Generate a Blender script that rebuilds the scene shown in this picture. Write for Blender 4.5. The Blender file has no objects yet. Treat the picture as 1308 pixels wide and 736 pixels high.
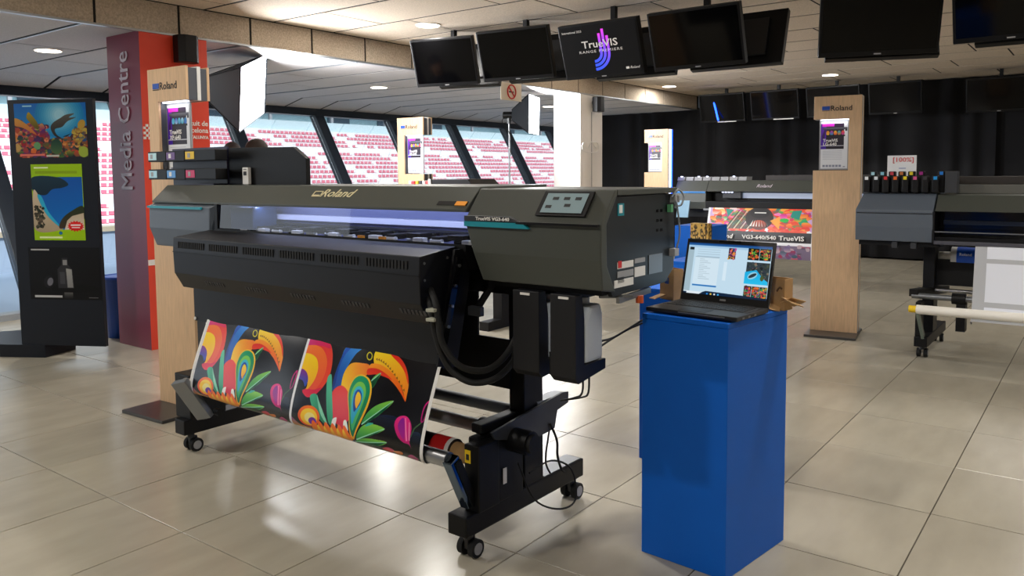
import bpy, bmesh, math, random
import numpy as np
from mathutils import Vector, Matrix
random.seed(7)
rng = np.random.default_rng(7)
SC = bpy.context.scene
COL = SC.collection
R = math.radians

# ------------------------------------------------------------ camera
cam_d = bpy.data.cameras.new('camera'); cam = bpy.data.objects.new('camera', cam_d); COL.objects.link(cam)
SC.camera = cam
cam_d.sensor_fit = 'HORIZONTAL'; cam_d.sensor_width = 36.0
cam_d.lens = 1020.857 / 1308 * 36.0
cam_d.shift_y = -(368 - 297.525) / 1308
cam_d.clip_start = 0.05; cam_d.clip_end = 500
_pitch, _roll, _yaw = 0.0734, -0.0081, -0.6439
_fw = Vector((math.sin(_yaw)*math.cos(_pitch), math.cos(_yaw)*math.cos(_pitch), -math.sin(_pitch)))
_r = Vector((math.cos(_yaw), -math.sin(_yaw), 0)); _u = _r.cross(_fw)
_c, _s = math.cos(_roll), math.sin(_roll)
_r2 = _c*_r + _s*_u; _u2 = -_s*_r + _c*_u
CAMH = 1.4
cam.matrix_world = Matrix(((_r2.x, _u2.x, -_fw.x, 0), (_r2.y, _u2.y, -_fw.y, 0), (_r2.z, _u2.z, -_fw.z, CAMH), (0, 0, 0, 1)))

# ------------------------------------------------------------ sky, exposure
world = bpy.data.worlds.new('world'); SC.world = world; world.use_nodes = True
_bg = world.node_tree.nodes['Background']
_bg.inputs[0].default_value = (0.84, 0.92, 1.0, 1); _bg.inputs[1].default_value = 1.5
SC.view_settings.view_transform = 'Standard'; SC.view_settings.look = 'None'
SC.view_settings.exposure = 0.0; SC.view_settings.gamma = 1.0
DOWNLIGHT_W = 31.0
SOFTBOX_E = 16.0
SKY_SUN = 4.2
sun_d = bpy.data.lights.new('sun', 'SUN'); sun_d.energy = SKY_SUN; sun_d.angle = R(12); sun_d.color = (1.0, 0.97, 0.93)
sun = bpy.data.objects.new('sun', sun_d); COL.objects.link(sun)
sun.rotation_euler = (0, R(48), 0)

# ------------------------------------------------------------ materials
def srgb(c):
    if isinstance(c, str): c = tuple(int(c[i:i+2], 16)/255 for i in (0, 2, 4))
    return tuple((x/12.92 if x <= 0.04045 else ((x+0.055)/1.055)**2.4) for x in c)
_M = {}
def mat(name, color=None, rough=0.5, metal=0.0, emit=None, estr=0.0, spec=0.5, noise=0.0, nscale=20.0, bump=0.0, bscale=60.0, stretch=(1,1,1), coat=0.0, alpha=None, trans=0.0, objvar=0.0):
    if name in _M: return _M[name]
    m = bpy.data.materials.new(name); m.use_nodes = True; _M[name] = m
    nt = m.node_tree; b = nt.nodes['Principled BSDF']; c = srgb(color) if color else (0.5, 0.5, 0.5)
    b.inputs['Base Color'].default_value = (*c, 1); b.inputs['Roughness'].default_value = rough
    b.inputs['Metallic'].default_value = metal; b.inputs['Specular IOR Level'].default_value = spec
    if coat: b.inputs['Coat Weight'].default_value = coat; b.inputs['Coat Roughness'].default_value = 0.1
    if trans: b.inputs['Transmission Weight'].default_value = trans
    if alpha is not None: b.inputs['Alpha'].default_value = alpha
    if emit: b.inputs['Emission Color'].default_value = (*srgb(emit), 1); b.inputs['Emission Strength'].default_value = estr
    if noise or bump or objvar:
        tc = nt.nodes.new('ShaderNodeTexCoord'); mp = nt.nodes.new('ShaderNodeMapping'); mp.inputs['Scale'].default_value = stretch
        nt.links.new(tc.outputs['Object'], mp.inputs[0])
        if objvar:
            oi = nt.nodes.new('ShaderNodeObjectInfo'); ad = nt.nodes.new('ShaderNodeVectorMath'); ad.operation = 'ADD'
            ml = nt.nodes.new('ShaderNodeMath'); ml.operation = 'MULTIPLY'; ml.inputs[1].default_value = 37.0
            nt.links.new(oi.outputs['Random'], ml.inputs[0]); nt.links.new(tc.outputs['Object'], ad.inputs[0]); nt.links.new(ml.outputs[0], ad.inputs[1])
            nt.links.new(ad.outputs[0], mp.inputs[0])
        if noise or objvar:
            n = nt.nodes.new('ShaderNodeTexNoise'); n.inputs['Scale'].default_value = nscale; n.inputs['Detail'].default_value = 5
            nt.links.new(mp.outputs[0], n.inputs['Vector'])
            mr = nt.nodes.new('ShaderNodeMapRange'); mr.inputs[1].default_value = 0.3; mr.inputs[2].default_value = 0.7
            mr.inputs[3].default_value = 1 - noise; mr.inputs[4].default_value = 1 + noise
            nt.links.new(n.outputs[0], mr.inputs[0])
            last = mr.outputs[0]
            if objvar:
                mr2 = nt.nodes.new('ShaderNodeMapRange'); mr2.inputs[3].default_value = 1 - objvar; mr2.inputs[4].default_value = 1 + objvar
                nt.links.new(oi.outputs['Random'], mr2.inputs[0])
                mm = nt.nodes.new('ShaderNodeMath'); mm.operation = 'MULTIPLY'
                nt.links.new(last, mm.inputs[0]); nt.links.new(mr2.outputs[0], mm.inputs[1]); last = mm.outputs[0]
            vm = nt.nodes.new('ShaderNodeVectorMath'); vm.operation = 'SCALE'; vm.inputs[0].default_value = c
            nt.links.new(last, vm.inputs['Scale']); nt.links.new(vm.outputs[0], b.inputs['Base Color'])
        if bump:
            n2 = nt.nodes.new('ShaderNodeTexNoise'); n2.inputs['Scale'].default_value = bscale; n2.inputs['Detail'].default_value = 4
            nt.links.new(mp.outputs[0], n2.inputs['Vector'])
            bp = nt.nodes.new('ShaderNodeBump'); bp.inputs['Strength'].default_value = bump; bp.inputs['Distance'].default_value = 0.01
            nt.links.new(n2.outputs[0], bp.inputs['Height']); nt.links.new(bp.outputs[0], b.inputs['Normal'])
    return m
def img_mat(name, arr, rough=0.35, emit=0.0, spec=0.5, coat=0.0):
    h, w = arr.shape[:2]
    im = bpy.data.images.new(name, w, h, alpha=False)
    px = np.ones((h, w, 4), np.float32); px[..., :3] = np.clip(arr[::-1], 0, 1)
    im.pixels.foreach_set(px.ravel()); im.update(); im.pack()
    m = bpy.data.materials.new(name); m.use_nodes = True; nt = m.node_tree; b = nt.nodes['Principled BSDF']
    t = nt.nodes.new('ShaderNodeTexImage'); t.image = im; t.extension = 'EXTEND'
    nt.links.new(t.outputs[0], b.inputs['Base Color']); b.inputs['Roughness'].default_value = rough
    b.inputs['Specular IOR Level'].default_value = spec
    if coat: b.inputs['Coat Weight'].default_value = coat; b.inputs['Coat Roughness'].default_value = 0.08
    if emit:
        nt.links.new(t.outputs[0], b.inputs['Emission Color']); b.inputs['Emission Strength'].default_value = emit
        b.inputs['Base Color'].default_value = (0.01, 0.01, 0.01, 1)
        for l in list(nt.links):
            if l.to_socket == b.inputs['Base Color']: nt.links.remove(l)
    return m

mat('hood', '434640', 0.42, noise=0.05, nscale=400)
mat('cover', '4b4e50', 0.42, noise=0.05, nscale=400)
mat('cover_blue', '565e68', 0.42, noise=0.05, nscale=400)
mat('side_dark', '10181d', 0.35)
mat('black', '08080a', 0.45, spec=0.3)
mat('black_matte', '0d0d0f', 0.7)
mat('black_gloss', '08080a', 0.12)
mat('dark_panel', '0a0b11', 0.45, spec=0.4)
mat('dark_grey', '303236', 0.4)
mat('teal', '128a9a', 0.4)
mat('steel', 'b4b6ba', 0.28, metal=1.0)
mat('steel_dull', '8c8f92', 0.42, metal=0.9)
mat('chrome', 'd0d8e0', 0.08, metal=1.0)
mat('white', 'e8e6e2', 0.5)
mat('white_paper', 'eeeeee', 0.6)
mat('silver_grey', '9a9a9c', 0.45)
mat('yellow', 'f0c818', 0.5)
mat('orange', 'f09818', 0.5)
mat('red', 'd02020', 0.5)
mat('rubber', '0c0c0c', 0.75)
mat('wood', 'd8b48c', 0.45, noise=0.10, nscale=6.0, stretch=(14, 14, 1.2))
mat('kiosk_grey', '50535a', 0.4)
mat('kiosk_base', '4a4846', 0.35, metal=0.4)
mat('blue_board', '0064d2', 0.55, spec=0.3, noise=0.03, nscale=5)
mat('blue_plastic', '1c4fb0', 0.35)
mat('cardboard', 'b58f5f', 0.8, noise=0.07, nscale=30)
mat('card_dark', '6a4e30', 0.85)
mat('tile', 'aaa392', 0.22, spec=0.42, noise=0.08, nscale=2.6, stretch=(3.0, 1.0, 1), bump=0.012, bscale=5, objvar=0.06)
mat('grout', '4a4136', 0.8)
mat('ceil_panel', 'd2c2ae', 0.9, noise=0.16, nscale=90, bump=0.3, bscale=160, objvar=0.03)
mat('ceil_low', 'd2cdcc', 0.85, noise=0.10, nscale=90, bump=0.25, bscale=160, objvar=0.03)
mat('ceil_gap', '1c1a18', 0.9)
mat('soffit_panel', 'b8a996', 0.9, noise=0.22, nscale=70, bump=0.4, bscale=120, objvar=0.03)
mat('alu', 'a8acb0', 0.3, metal=0.8)
mat('frame_dark', '1a2430', 0.35)
mat('curtain', '0e0e12', 0.95, noise=0.3, nscale=3)
mat('tv_body', '060607', 0.4, spec=0.25)
mat('tv_screen', '040405', 0.08, spec=0.2)
mat('tv_back', '141517', 0.45)
mat('red_wall', 'e2452c', 0.45)
mat('maroon', '8a3e56', 0.3)  # red cladding with shade and window glare mixed into the colour
mat('pillar_white', 'e6e2dc', 0.5)
mat('lamp', 'fff6e8', 0.5, emit='fff2dc', estr=9.0)
mat('softbox_face', 'ffffff', 0.6, emit='f4f8ff', estr=SOFTBOX_E)
mat('softbox_black', '23282f', 0.55)
mat('glow_blue', '2050ff', 0.5, emit='1a4cff', estr=6.0)
mat('led_white', 'ffffff', 0.5, emit='e8f0ff', estr=3.0)
mat('led_soft', 'ffffff', 0.5, emit='cfd8ff', estr=5.0)
mat('print_dark', '16161a', 0.4)
mat('text_grey', 'dccfdc', 0.5)
mat('text_black', '1c1c1e', 0.5)
mat('text_white', 'f0ede8', 0.5)
mat('text_gold', 'd8cca4', 0.35)
mat('skin', 'c89474', 0.55)
mat('hair', '2a1c14', 0.7)
mat('cloth_dark', '23252c', 0.85)
mat('bottle_plastic', 'e0e8f0', 0.25, trans=0.15)
mat('concrete', 'e4e6ea', 0.8)
mat('concrete_grey', '9aa0a6', 0.8)
mat('asphalt', '70757c', 0.8)
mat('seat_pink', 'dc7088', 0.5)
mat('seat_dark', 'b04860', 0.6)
mat('fence_green', '3c6a6a', 0.6)
mat('concourse', '8fb0ba', 0.7)
mat('concourse_dark', '2c4252', 0.5)
mat('paving_blue', '8f9fb4', 0.6)
mat('rail_beige', 'a89a84', 0.6)
mat('navy_board', '10151f', 0.4, spec=0.35)
mat('lavender', '8a88b8', 0.3, metal=0.6); mat('rail_navy2', '4a5078', .3)
def glass(name='window_glass', tint=(0.96, 0.99, 1.0), refl=0.5):
    m = bpy.data.materials.new(name); m.use_nodes = True; nt = m.node_tree; nt.nodes.clear()
    o = nt.nodes.new('ShaderNodeOutputMaterial'); mx = nt.nodes.new('ShaderNodeMixShader'); t = nt.nodes.new('ShaderNodeBsdfTransparent'); g = nt.nodes.new('ShaderNodeBsdfGlossy')
    t.inputs[0].default_value = (*tint, 1); g.inputs['Roughness'].default_value = 0.02
    f = nt.nodes.new('ShaderNodeFresnel'); f.inputs[0].default_value = 1.45
    ml = nt.nodes.new('ShaderNodeMath'); ml.operation = 'MULTIPLY'; ml.inputs[1].default_value = refl
    nt.links.new(f.outputs[0], ml.inputs[0]); nt.links.new(ml.outputs[0], mx.inputs[0]); nt.links.new(t.outputs[0], mx.inputs[1]); nt.links.new(g.outputs[0], mx.inputs[2]); nt.links.new(mx.outputs[0], o.inputs[0])
    _M[name] = m; return m
glass(); glass('printer_glass', (0.78, 0.82, 0.95), 1.6); glass('film', (0.9, 0.93, 0.97), 1.0)

# ------------------------------------------------------------ object helpers
ORG = {}
def link(name, me, parent=None):
    o = bpy.data.objects.new(name, me); COL.objects.link(o)
    if parent is not None: o.parent = parent; ORG[o.name] = ORG[parent.name]
    return o
def thing(name, label, cat, org=(0, 0, 0), group=None, rz=0.0, kind=None):
    """Empty at the base of a thing. org is given in the frame the parts are modelled in, that frame is turned by rz about the world origin."""
    o = bpy.data.objects.new(name, None); COL.objects.link(o)
    org = Vector(org); ORG[o.name] = org
    o.location = Matrix.Rotation(rz, 3, 'Z') @ org; o.rotation_euler = (0, 0, rz)
    if label: o['label'] = label
    if cat: o['category'] = cat
    if group: o['group'] = group
    if kind: o['kind'] = kind
    return o
def tag(o, label=None, cat=None, group=None, kind=None):
    if label: o['label'] = label
    if cat: o['category'] = cat
    if group: o['group'] = group
    if kind: o['kind'] = kind
    return o
class MB:
    def __init__(s): s.v = []; s.f = []; s.uv = {}; s.sm = set()
    def add(s, vs, fs, smooth=False, uvs=None):
        b = len(s.v); s.v += [tuple(v) for v in vs]
        for i, f in enumerate(fs):
            k = len(s.f); s.f.append(tuple(b+j for j in f))
            if smooth: s.sm.add(k)
            if uvs: s.uv[k] = uvs[i]
        return s
    def box(s, x0, x1, y0, y1, z0, z1):
        vs = [(x, y, z) for z in (z0, z1) for y in (y0, y1) for x in (x0, x1)]
        return s.add(vs, [(0, 2, 3, 1), (4, 5, 7, 6), (0, 1, 5, 4), (2, 6, 7, 3), (0, 4, 6, 2), (1, 3, 7, 5)])
    def obox(s, c, ax, half):
        """oriented box: centre, three axes, half sizes"""
        c = Vector(c); a = [Vector(x).normalized()*h for x, h in zip(ax, half)]
        vs = [c + a[0]*i + a[1]*j + a[2]*k for k in (-1, 1) for j in (-1, 1) for i in (-1, 1)]
        return s.add(vs, [(0, 2, 3, 1), (4, 5, 7, 6), (0, 1, 5, 4), (2, 6, 7, 3), (0, 4, 6, 2), (1, 3, 7, 5)])
    def bar(s, p, q, w, h, up=(0, 0, 1)):
        p, q = Vector(p), Vector(q); d = (q-p); L = d.length; d.normalize(); u = Vector(up); sd = d.cross(u)
        if sd.length < 1e-4: sd = d.cross(Vector((0, 1, 0)))
        sd.normalize(); u = sd.cross(d)
        return s.obox((p+q)/2, (d, sd, u), (L/2, w/2, h/2))
    def prism(s, poly, axis, a, b):
        """poly of 2D points; axis 'x': (y,z), 'y': (x,z), 'z': (x,y); extruded from a to b"""
        f3 = {'x': lambda p, t: (t, p[0], p[1]), 'y': lambda p, t: (p[0], t, p[1]), 'z': lambda p, t: (p[0], p[1], t)}[axis]
        n = len(poly); vs = [f3(p, a) for p in poly] + [f3(p, b) for p in poly]
        fs = [tuple(range(n))[::-1], tuple(range(n, 2*n))] + [(i, (i+1) % n, n+(i+1) % n, n+i) for i in range(n)]
        return s.add(vs, fs)
    def cyl(s, p, q, r, n=16, r2=None, smooth=True, caps=True):
        p, q = Vector(p), Vector(q); d = (q-p).normalized(); a = d.orthogonal().normalized(); b = d.cross(a); r2 = r if r2 is None else r2
        vs = []
        for c, rr in ((p, r), (q, r2)):
            vs += [c + (a*math.cos(2*math.pi*i/n) + b*math.sin(2*math.pi*i/n))*rr for i in range(n)]
        s.add(vs, [(i, (i+1) % n, n+(i+1) % n, n+i) for i in range(n)], smooth)
        if caps: s.add(vs[:n], [tuple(range(n))[::-1]]); s.add(vs[n:], [tuple(range(n))])
        return s
    def tube(s, pts, r, n=8, sub=1):
        pts = [Vector(p) for p in pts]
        if sub > 1: pts = catmull(pts, sub)
        rings = []; up = None
        for i, p in enumerate(pts):
            d = (pts[min(i+1, len(pts)-1)] - pts[max(i-1, 0)]).normalized()
            if up is None: up = d.orthogonal().normalized()
            a = (up - d*up.dot(d)).normalized(); up = a; b = d.cross(a)
            rings.append([p + (a*math.cos(2*math.pi*k/n) + b*math.sin(2*math.pi*k/n))*r for k in range(n)])
        vs = [v for rg in rings for v in rg]
        fs = [(i*n+k, i*n+(k+1) % n, (i+1)*n+(k+1) % n, (i+1)*n+k) for i in range(len(rings)-1) for k in range(n)]
        s.add(vs, fs, True); s.add(rings[0], [tuple(range(n))[::-1]]); s.add(rings[-1], [tuple(range(n))])
        return s
    def quad(s, a, b, c, d):
        """a b c d = bottom-left, bottom-right, top-right, top-left, with UVs"""
        return s.add([a, b, c, d], [(0, 1, 2, 3)], uvs=[[(0, 0), (1, 0), (1, 1), (0, 1)]])
    def ell(s, c, r, n=14, m=10):
        vs = []; c = Vector(c)
        for j in range(m+1):
            th = math.pi*j/m
            for i in range(n):
                ph = 2*math.pi*i/n
                vs.append((c.x+r[0]*math.sin(th)*math.cos(ph), c.y+r[1]*math.sin(th)*math.sin(ph), c.z+r[2]*math.cos(th)))
        fs = [(j*n+i, (j+1)*n+i, (j+1)*n+(i+1) % n, j*n+(i+1) % n) for j in range(m) for i in range(n)]
        return s.add(vs, fs, True)
    def mesh(s, name, org=(0, 0, 0), bevel=0.0, seg=2):
        org = Vector(org); me = bpy.data.meshes.new(name)
        me.from_pydata([Vector(v)-org for v in s.v], [], s.f)
        if s.uv:
            ul = me.uv_layers.new(name='UVMap')
            for pi, p in enumerate(me.polygons):
                if pi in s.uv:
                    for k, li in enumerate(p.loop_indices): ul.data[li].uv = s.uv[pi][k]
        for k in s.sm: me.polygons[k].use_smooth = True
        if bevel:
            bm = bmesh.new(); bm.from_mesh(me); bmesh.ops.remove_doubles(bm, verts=bm.verts, dist=1e-5)
            bmesh.ops.recalc_face_normals(bm, faces=bm.faces)
            es = [e for e in bm.edges if len(e.link_faces) == 2 and e.calc_face_angle(0) > R(25)]
            bmesh.ops.bevel(bm, geom=es, offset=bevel, segments=seg, affect='EDGES', profile=0.6)
            bm.to_mesh(me); bm.free()
        me.validate(); me.update()
        return me
    def build(s, name, m, parent=None, bevel=0.0, seg=2, org=None):
        o_ = ORG[parent.name] if parent is not None else Vector(org or (0, 0, 0))
        me = s.mesh(name, o_, bevel, seg); me.materials.append(_M[m] if isinstance(m, str) else m)
        o = link(name, me, parent)
        if parent is None:
            o.location = o_; ORG[o.name] = o_
        return o
def catmull(P, sub):
    out = []
    for i in range(len(P)-1):
        p0, p1, p2, p3 = P[max(i-1, 0)], P[i], P[i+1], P[min(i+2, len(P)-1)]
        for k in range(sub):
            t = k/sub
            out.append(0.5*((2*p1) + (p2-p0)*t + (2*p0-5*p1+4*p2-p3)*t*t + (3*p1-p0-3*p2+p3)*t**3))
    out.append(P[-1]); return out
def text(name, body, loc, size, m, parent, right=(1, 0, 0), up=(0, 0, 1), xs=1.0, bold=0.0, shear=0.0, align='LEFT', ext=0.0008, spacing=1.0):
    cu = bpy.data.curves.new(name, 'FONT'); cu.body = body; cu.size = size; cu.offset = bold; cu.shear = shear; cu.extrude = ext
    cu.align_x = align; cu.align_y = 'CENTER'; cu.resolution_u = 2; cu.space_character = spacing
    o = bpy.data.objects.new(name, cu); COL.objects.link(o)
    me = bpy.data.meshes.new_from_object(o.evaluated_get(bpy.context.evaluated_depsgraph_get())); bpy.data.objects.remove(o); bpy.data.curves.remove(cu)
    r = Vector(right).normalized(); u = Vector(up); u = (u - r*u.dot(r)).normalized(); n = r.cross(u)
    org = ORG[parent.name] if parent is not None else Vector((0, 0, 0))
    M3 = Matrix(((r.x*xs, u.x, n.x, loc[0]-org.x), (r.y*xs, u.y, n.y, loc[1]-org.y), (r.z*xs, u.z, n.z, loc[2]-org.z), (0, 0, 0, 1)))
    me.transform(M3); me.materials.clear(); me.materials.append(_M[m])
    me.name = name
    return link(name, me, parent)
def copy_tree(o, parent=None):
    c = o.copy(); COL.objects.link(c); ORG[c.name] = ORG.get(o.name, Vector((0, 0, 0)))
    if parent is not None: c.parent = parent
    for ch in list(o.children): copy_tree(ch, c)
    return c

# ------------------------------------------------------------ flat artwork (prints, posters, screens), drawn into arrays
def smooth(pts, sub=6):
    P = [np.array(p, float) for p in pts]; n = len(P); out = []
    for i in range(n):
        p0, p1, p2, p3 = P[i-1], P[i], P[(i+1) % n], P[(i+2) % n]
        for k in range(sub):
            t = k/sub
            out.append(0.5*((2*p1) + (p2-p0)*t + (2*p0-5*p1+4*p2-p3)*t*t + (3*p1-p0-3*p2+p3)*t**3))
    return out
class Art:
    SS = 2
    def __init__(s, w, h, bg): s.w, s.h = w, h; s.a = np.empty((h*s.SS, w*s.SS, 3), np.float32); s.a[:] = s.col(bg)
    def col(s, c): return np.array([int(c[i:i+2], 16)/255 for i in (0, 2, 4)] if isinstance(c, str) else c, np.float32)
    def _bb(s, x0, x1, y0, y1):
        H, W = s.a.shape[:2]; return max(0, int(x0)), min(W, int(x1)+2), max(0, int(y0)), min(H, int(y1)+2)
    def poly(s, pts, c, c2=None, gdir=(0, 1), sm=False):
        if sm: pts = smooth(pts)
        P = np.array(pts, float)*[s.w*s.SS, s.h*s.SS]
        x0, x1, y0, y1 = s._bb(P[:, 0].min(), P[:, 0].max(), P[:, 1].min(), P[:, 1].max())
        if x1 <= x0 or y1 <= y0: return s
        X, Y = np.meshgrid(np.arange(x0, x1)+0.5, np.arange(y0, y1)+0.5); ins = np.zeros(X.shape, bool)
        n = len(P)
        for i in range(n):
            xa, ya = P[i]; xb, yb = P[(i+1) % n]
            if ya == yb: continue
            ins ^= ((Y < ya) != (Y < yb)) & (X < (xb-xa)*(Y-ya)/(yb-ya)+xa)
        sub = s.a[y0:y1, x0:x1]; cc = s.col(c)
        if c2 is None: sub[ins] = cc
        else:
            g = X*gdir[0]+Y*gdir[1]; lo, hi = g[ins].min() if ins.any() else 0, g[ins].max() if ins.any() else 1
            t = ((g-lo)/max(hi-lo, 1e-6))[..., None]; sub[ins] = (cc*(1-t)+s.col(c2)*t)[ins]
        return s
    def rect(s, x0, y0, x1, y1, c, c2=None, gdir=(0, 1)): return s.poly([(x0, y0), (x1, y0), (x1, y1), (x0, y1)], c, c2, gdir)
    def ell(s, cx, cy, rx, ry, c, c2=None, rot=0.0):
        n = 40; k = s.w/s.h; ca, sa = math.cos(rot), math.sin(rot)
        return s.poly([(cx + (rx*math.cos(a)*ca - ry/k*math.sin(a)*sa), cy + (rx*k*math.cos(a)*sa + ry*math.sin(a)*ca)) for a in [2*math.pi*i/n for i in range(n)]], c, c2)
    def line(s, p, q, wd, c):
        p, q = np.array(p, float), np.array(q, float); k = s.w/s.h; d = (q-p)*[1, 1/k]; L = math.hypot(*d)+1e-9; n = np.array([-d[1], d[0]])/L*wd/2*[1, k]
        return s.poly([p+n, q+n, q-n, p-n], c)
    def blobs(s, n, box, cols, r0, r1, seed=1):
        g = np.random.default_rng(seed)
        for i in range(n):
            cx, cy = g.uniform(box[0], box[2]), g.uniform(box[1], box[3]); r = g.uniform(r0, r1); m = g.integers(4, 8); a0 = g.uniform(0, 6)
            s.poly([(cx+r*g.uniform(.6, 1.2)*math.cos(a0+2*math.pi*k/m), cy+r*s.w/s.h*g.uniform(.6, 1.2)*math.sin(a0+2*math.pi*k/m)) for k in range(m)], cols[g.integers(len(cols))], cols[g.integers(len(cols))], sm=g.random() < .6)
        return s
    def out(s):
        k = s.SS; return s.a.reshape(s.h, k, s.w, k, 3).mean((1, 3))
def homog(src, dst):
    A = []; b = []
    for (x, y), (u, v) in zip(src, dst):
        A.append([x, y, 1, 0, 0, 0, -u*x, -u*y]); b.append(u); A.append([0, 0, 0, x, y, 1, -v*x, -v*y]); b.append(v)
    h = np.linalg.solve(np.array(A, float), np.array(b, float)); H = np.append(h, 1).reshape(3, 3)
    def f(p):
        q = H @ np.array([p[0], p[1], 1.0]); return (q[0]/q[2], q[1]/q[2])
    return f
VMAX = 1.18
def art_toucan():
    A = Art(520, 250, '0c0b10')
    h = homog([(120, 42), (880, 190), (748, 690), (8, 478)], [(0, 0), (1, 0), (1, 1), (0, 1)])
    def P(pts, c, c2=None, g=(0, 1), sm=True): A.poly([(lambda q: (q[0], q[1]/VMAX))(h(p)) for p in pts], c, c2, g, sm)
    # vague dark blue smoke in the ground
    P([(20, 400), (120, 330), (200, 420), (160, 470), (60, 470)], '1a2236', '0c0b10')
    P([(480, 470), (620, 470), (700, 560), (560, 560)], '16203a', '0c0b10')
    P([(700, 560), (760, 560), (760, 640), (700, 620)], '16263e', '0c0b10')
    P([(110, 40), (180, 44), (238, 62), (260, 115), (260, 190), (243, 260), (200, 322), (150, 360), (112, 352), (97, 327), (120, 322), (150, 300), (165, 230), (110, 120)], 'e0203c', 'f0482a', (1, .3))
    P([(112, 40), (180, 44), (236, 62), (250, 100), (200, 84), (140, 78), (100, 90)], 'd0187c', 'e02050', (1, 0))
    P([(95, 100), (150, 78), (205, 100), (232, 170), (215, 255), (170, 320), (120, 340), (98, 326), (130, 300), (160, 220)], 'f87828', 'f0503a', (0, 1))
    P([(85, 135), (130, 124), (172, 150), (183, 205), (168, 262), (140, 305), (118, 322), (126, 285), (120, 240), (100, 212), (72, 210)], 'ffd818', 'f8b018')
    P([(60, 235), (80, 212), (102, 210), (124, 235), (128, 275), (112, 305), (104, 282), (92, 268), (60, 270)], '8a2890', '1c50b8', (0, 1))
    P([(50, 290), (75, 266), (95, 270), (106, 300), (112, 318), (70, 350)], '100e14')
    P([(97, 325), (125, 318), (165, 322), (205, 312), (160, 355), (120, 360)], 'd8184c', 'e83048')
    P([(345, 88), (432, 96), (398, 130), (362, 180), (335, 235), (318, 300), (300, 325), (262, 326), (268, 290), (288, 225), (312, 150)], '1a8ce8', '0a3c98', (-.4, 1))
    P([(345, 88), (372, 90), (330, 140), (300, 210), (282, 290), (262, 326), (275, 250), (312, 150)], '1058c8', '0c2c78')
    P([(400, 135), (440, 100), (500, 112), (514, 142), (506, 176), (482, 192), (440, 186), (402, 176), (372, 186), (385, 155)], '0c0a0c')
    P([(318, 280), (330, 235), (355, 195), (385, 178), (430, 180), (478, 192), (474, 235), (452, 252), (405, 262), (370, 300), (356, 335), (318, 312)], 'ffd010', 'f87c28', (1, -.6))
    P([(260, 345), (312, 302), (355, 335), (360, 400), (366, 470), (345, 500), (330, 545), (272, 492), (254, 458)], 'f0382c', 'd82848')
    P([(512, 116), (565, 121), (620, 142), (664, 190), (690, 245), (698, 300), (690, 350), (678, 394), (668, 345), (645, 290), (610, 245), (560, 208), (506, 186)], 'ffe020', 'f87c20', (.4, 1))
    P([(595, 126), (640, 146), (678, 196), (696, 262), (694, 300), (676, 236), (648, 190), (610, 150)], 'e82c20', 'f05020')
    P([(482, 190), (520, 184), (560, 200), (605, 235), (645, 290), (668, 350), (678, 394), (655, 352), (620, 302), (575, 258), (530, 240), (476, 240)], 'ff9c20', 'f05018', (.3, 1))
    P([(472, 212), (520, 212), (566, 236), (606, 275), (566, 258), (520, 244), (468, 244)], 'e02820', 'f04020')
    for k in range(13):
        t = k/12; x = 520+150*t; y = 162+170*t**1.7
        P([(x-6, y-2), (x+4, y-8), (x+5, y+8)], '8a5a18', sm=False)
    e = [(478+18*math.cos(a), 143+24*math.sin(a)) for a in [2*math.pi*i/16 for i in range(16)]]; P(e, 'd8cc20', sm=False)
    e = [(478+12*math.cos(a), 143+17*math.sin(a)) for a in [2*math.pi*i/16 for i in range(16)]]; P(e, '141210', sm=False)
    for L_ in ([(490, 278), (512, 250), (545, 236), (526, 275), (496, 318)], [(432, 508), (470, 446), (530, 405), (614, 388), (560, 440), (498, 482)], [(385, 588), (425, 525), (480, 505), (560, 534), (500, 562), (440, 580)], [(366, 602), (430, 582), (500, 588), (562, 606), (490, 628), (420, 622)]):
        P(L_, '8ad048', '209050', (0, 1))
        n = len(L_); tip = L_[3] if n > 5 else L_[2]
        P([L_[0], ((L_[0][0]+tip[0])/2, (L_[0][1]+tip[1])/2+4), tip, L_[-2], L_[-1]], '0c6038', '064028', (0, 1), False)
        P([(L_[0][0], L_[0][1]-3), (tip[0], tip[1]-2), (tip[0], tip[1]+2), (L_[0][0], L_[0][1]+4)], 'a0e8c8', sm=False)
    P([(452, 520), (500, 505), (470, 500)], '40b8a8')
    P([(140, 356), (172, 345), (190, 385), (228, 496), (196, 492), (152, 420)], '48b890', '1c7050', (1, 0))
    P([(178, 350), (190, 385), (226, 496), (214, 494), (190, 440)], '8ad8b8')
    P([(232, 285), (256, 240), (262, 300), (264, 482), (234, 492)], '58c8a0', '2c9870')
    P([(375, 282), (405, 250), (445, 245), (482, 270), (494, 325), (480, 395), (445, 470), (405, 535), (368, 590), (355, 560), (360, 450), (355, 345)], 'f8c830', 'f0a828')
    P([(378, 290), (405, 258), (440, 252), (472, 275), (484, 325), (470, 390), (435, 465), (398, 530), (370, 572), (362, 540), (364, 450), (360, 350)], '10a068', '087048', (.4, 1))
    P([(388, 310), (412, 285), (440, 285), (458, 310), (460, 350), (440, 410), (408, 480), (376, 540), (370, 500), (372, 420), (374, 350)], '7cd050', '38b070')
    P([(392, 330), (412, 308), (432, 310), (446, 335), (444, 370), (424, 420), (398, 465), (376, 505), (374, 450), (380, 380)], '38c0d8', '20a0c8')
    P([(396, 345), (412, 325), (430, 330), (438, 360), (428, 400), (404, 430), (390, 440), (388, 390)], '1050b0', '083888')
    P([(402, 360), (416, 336), (430, 350), (432, 380), (416, 410), (404, 425), (398, 395)], 'ffd818', 'f8a820')
    e = [(126+62*math.cos(a), 462+58*math.sin(a)) for a in [2*math.pi*i/20 for i in range(20)]]; P(e, 'f87820', 'e84830', sm=False)
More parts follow.
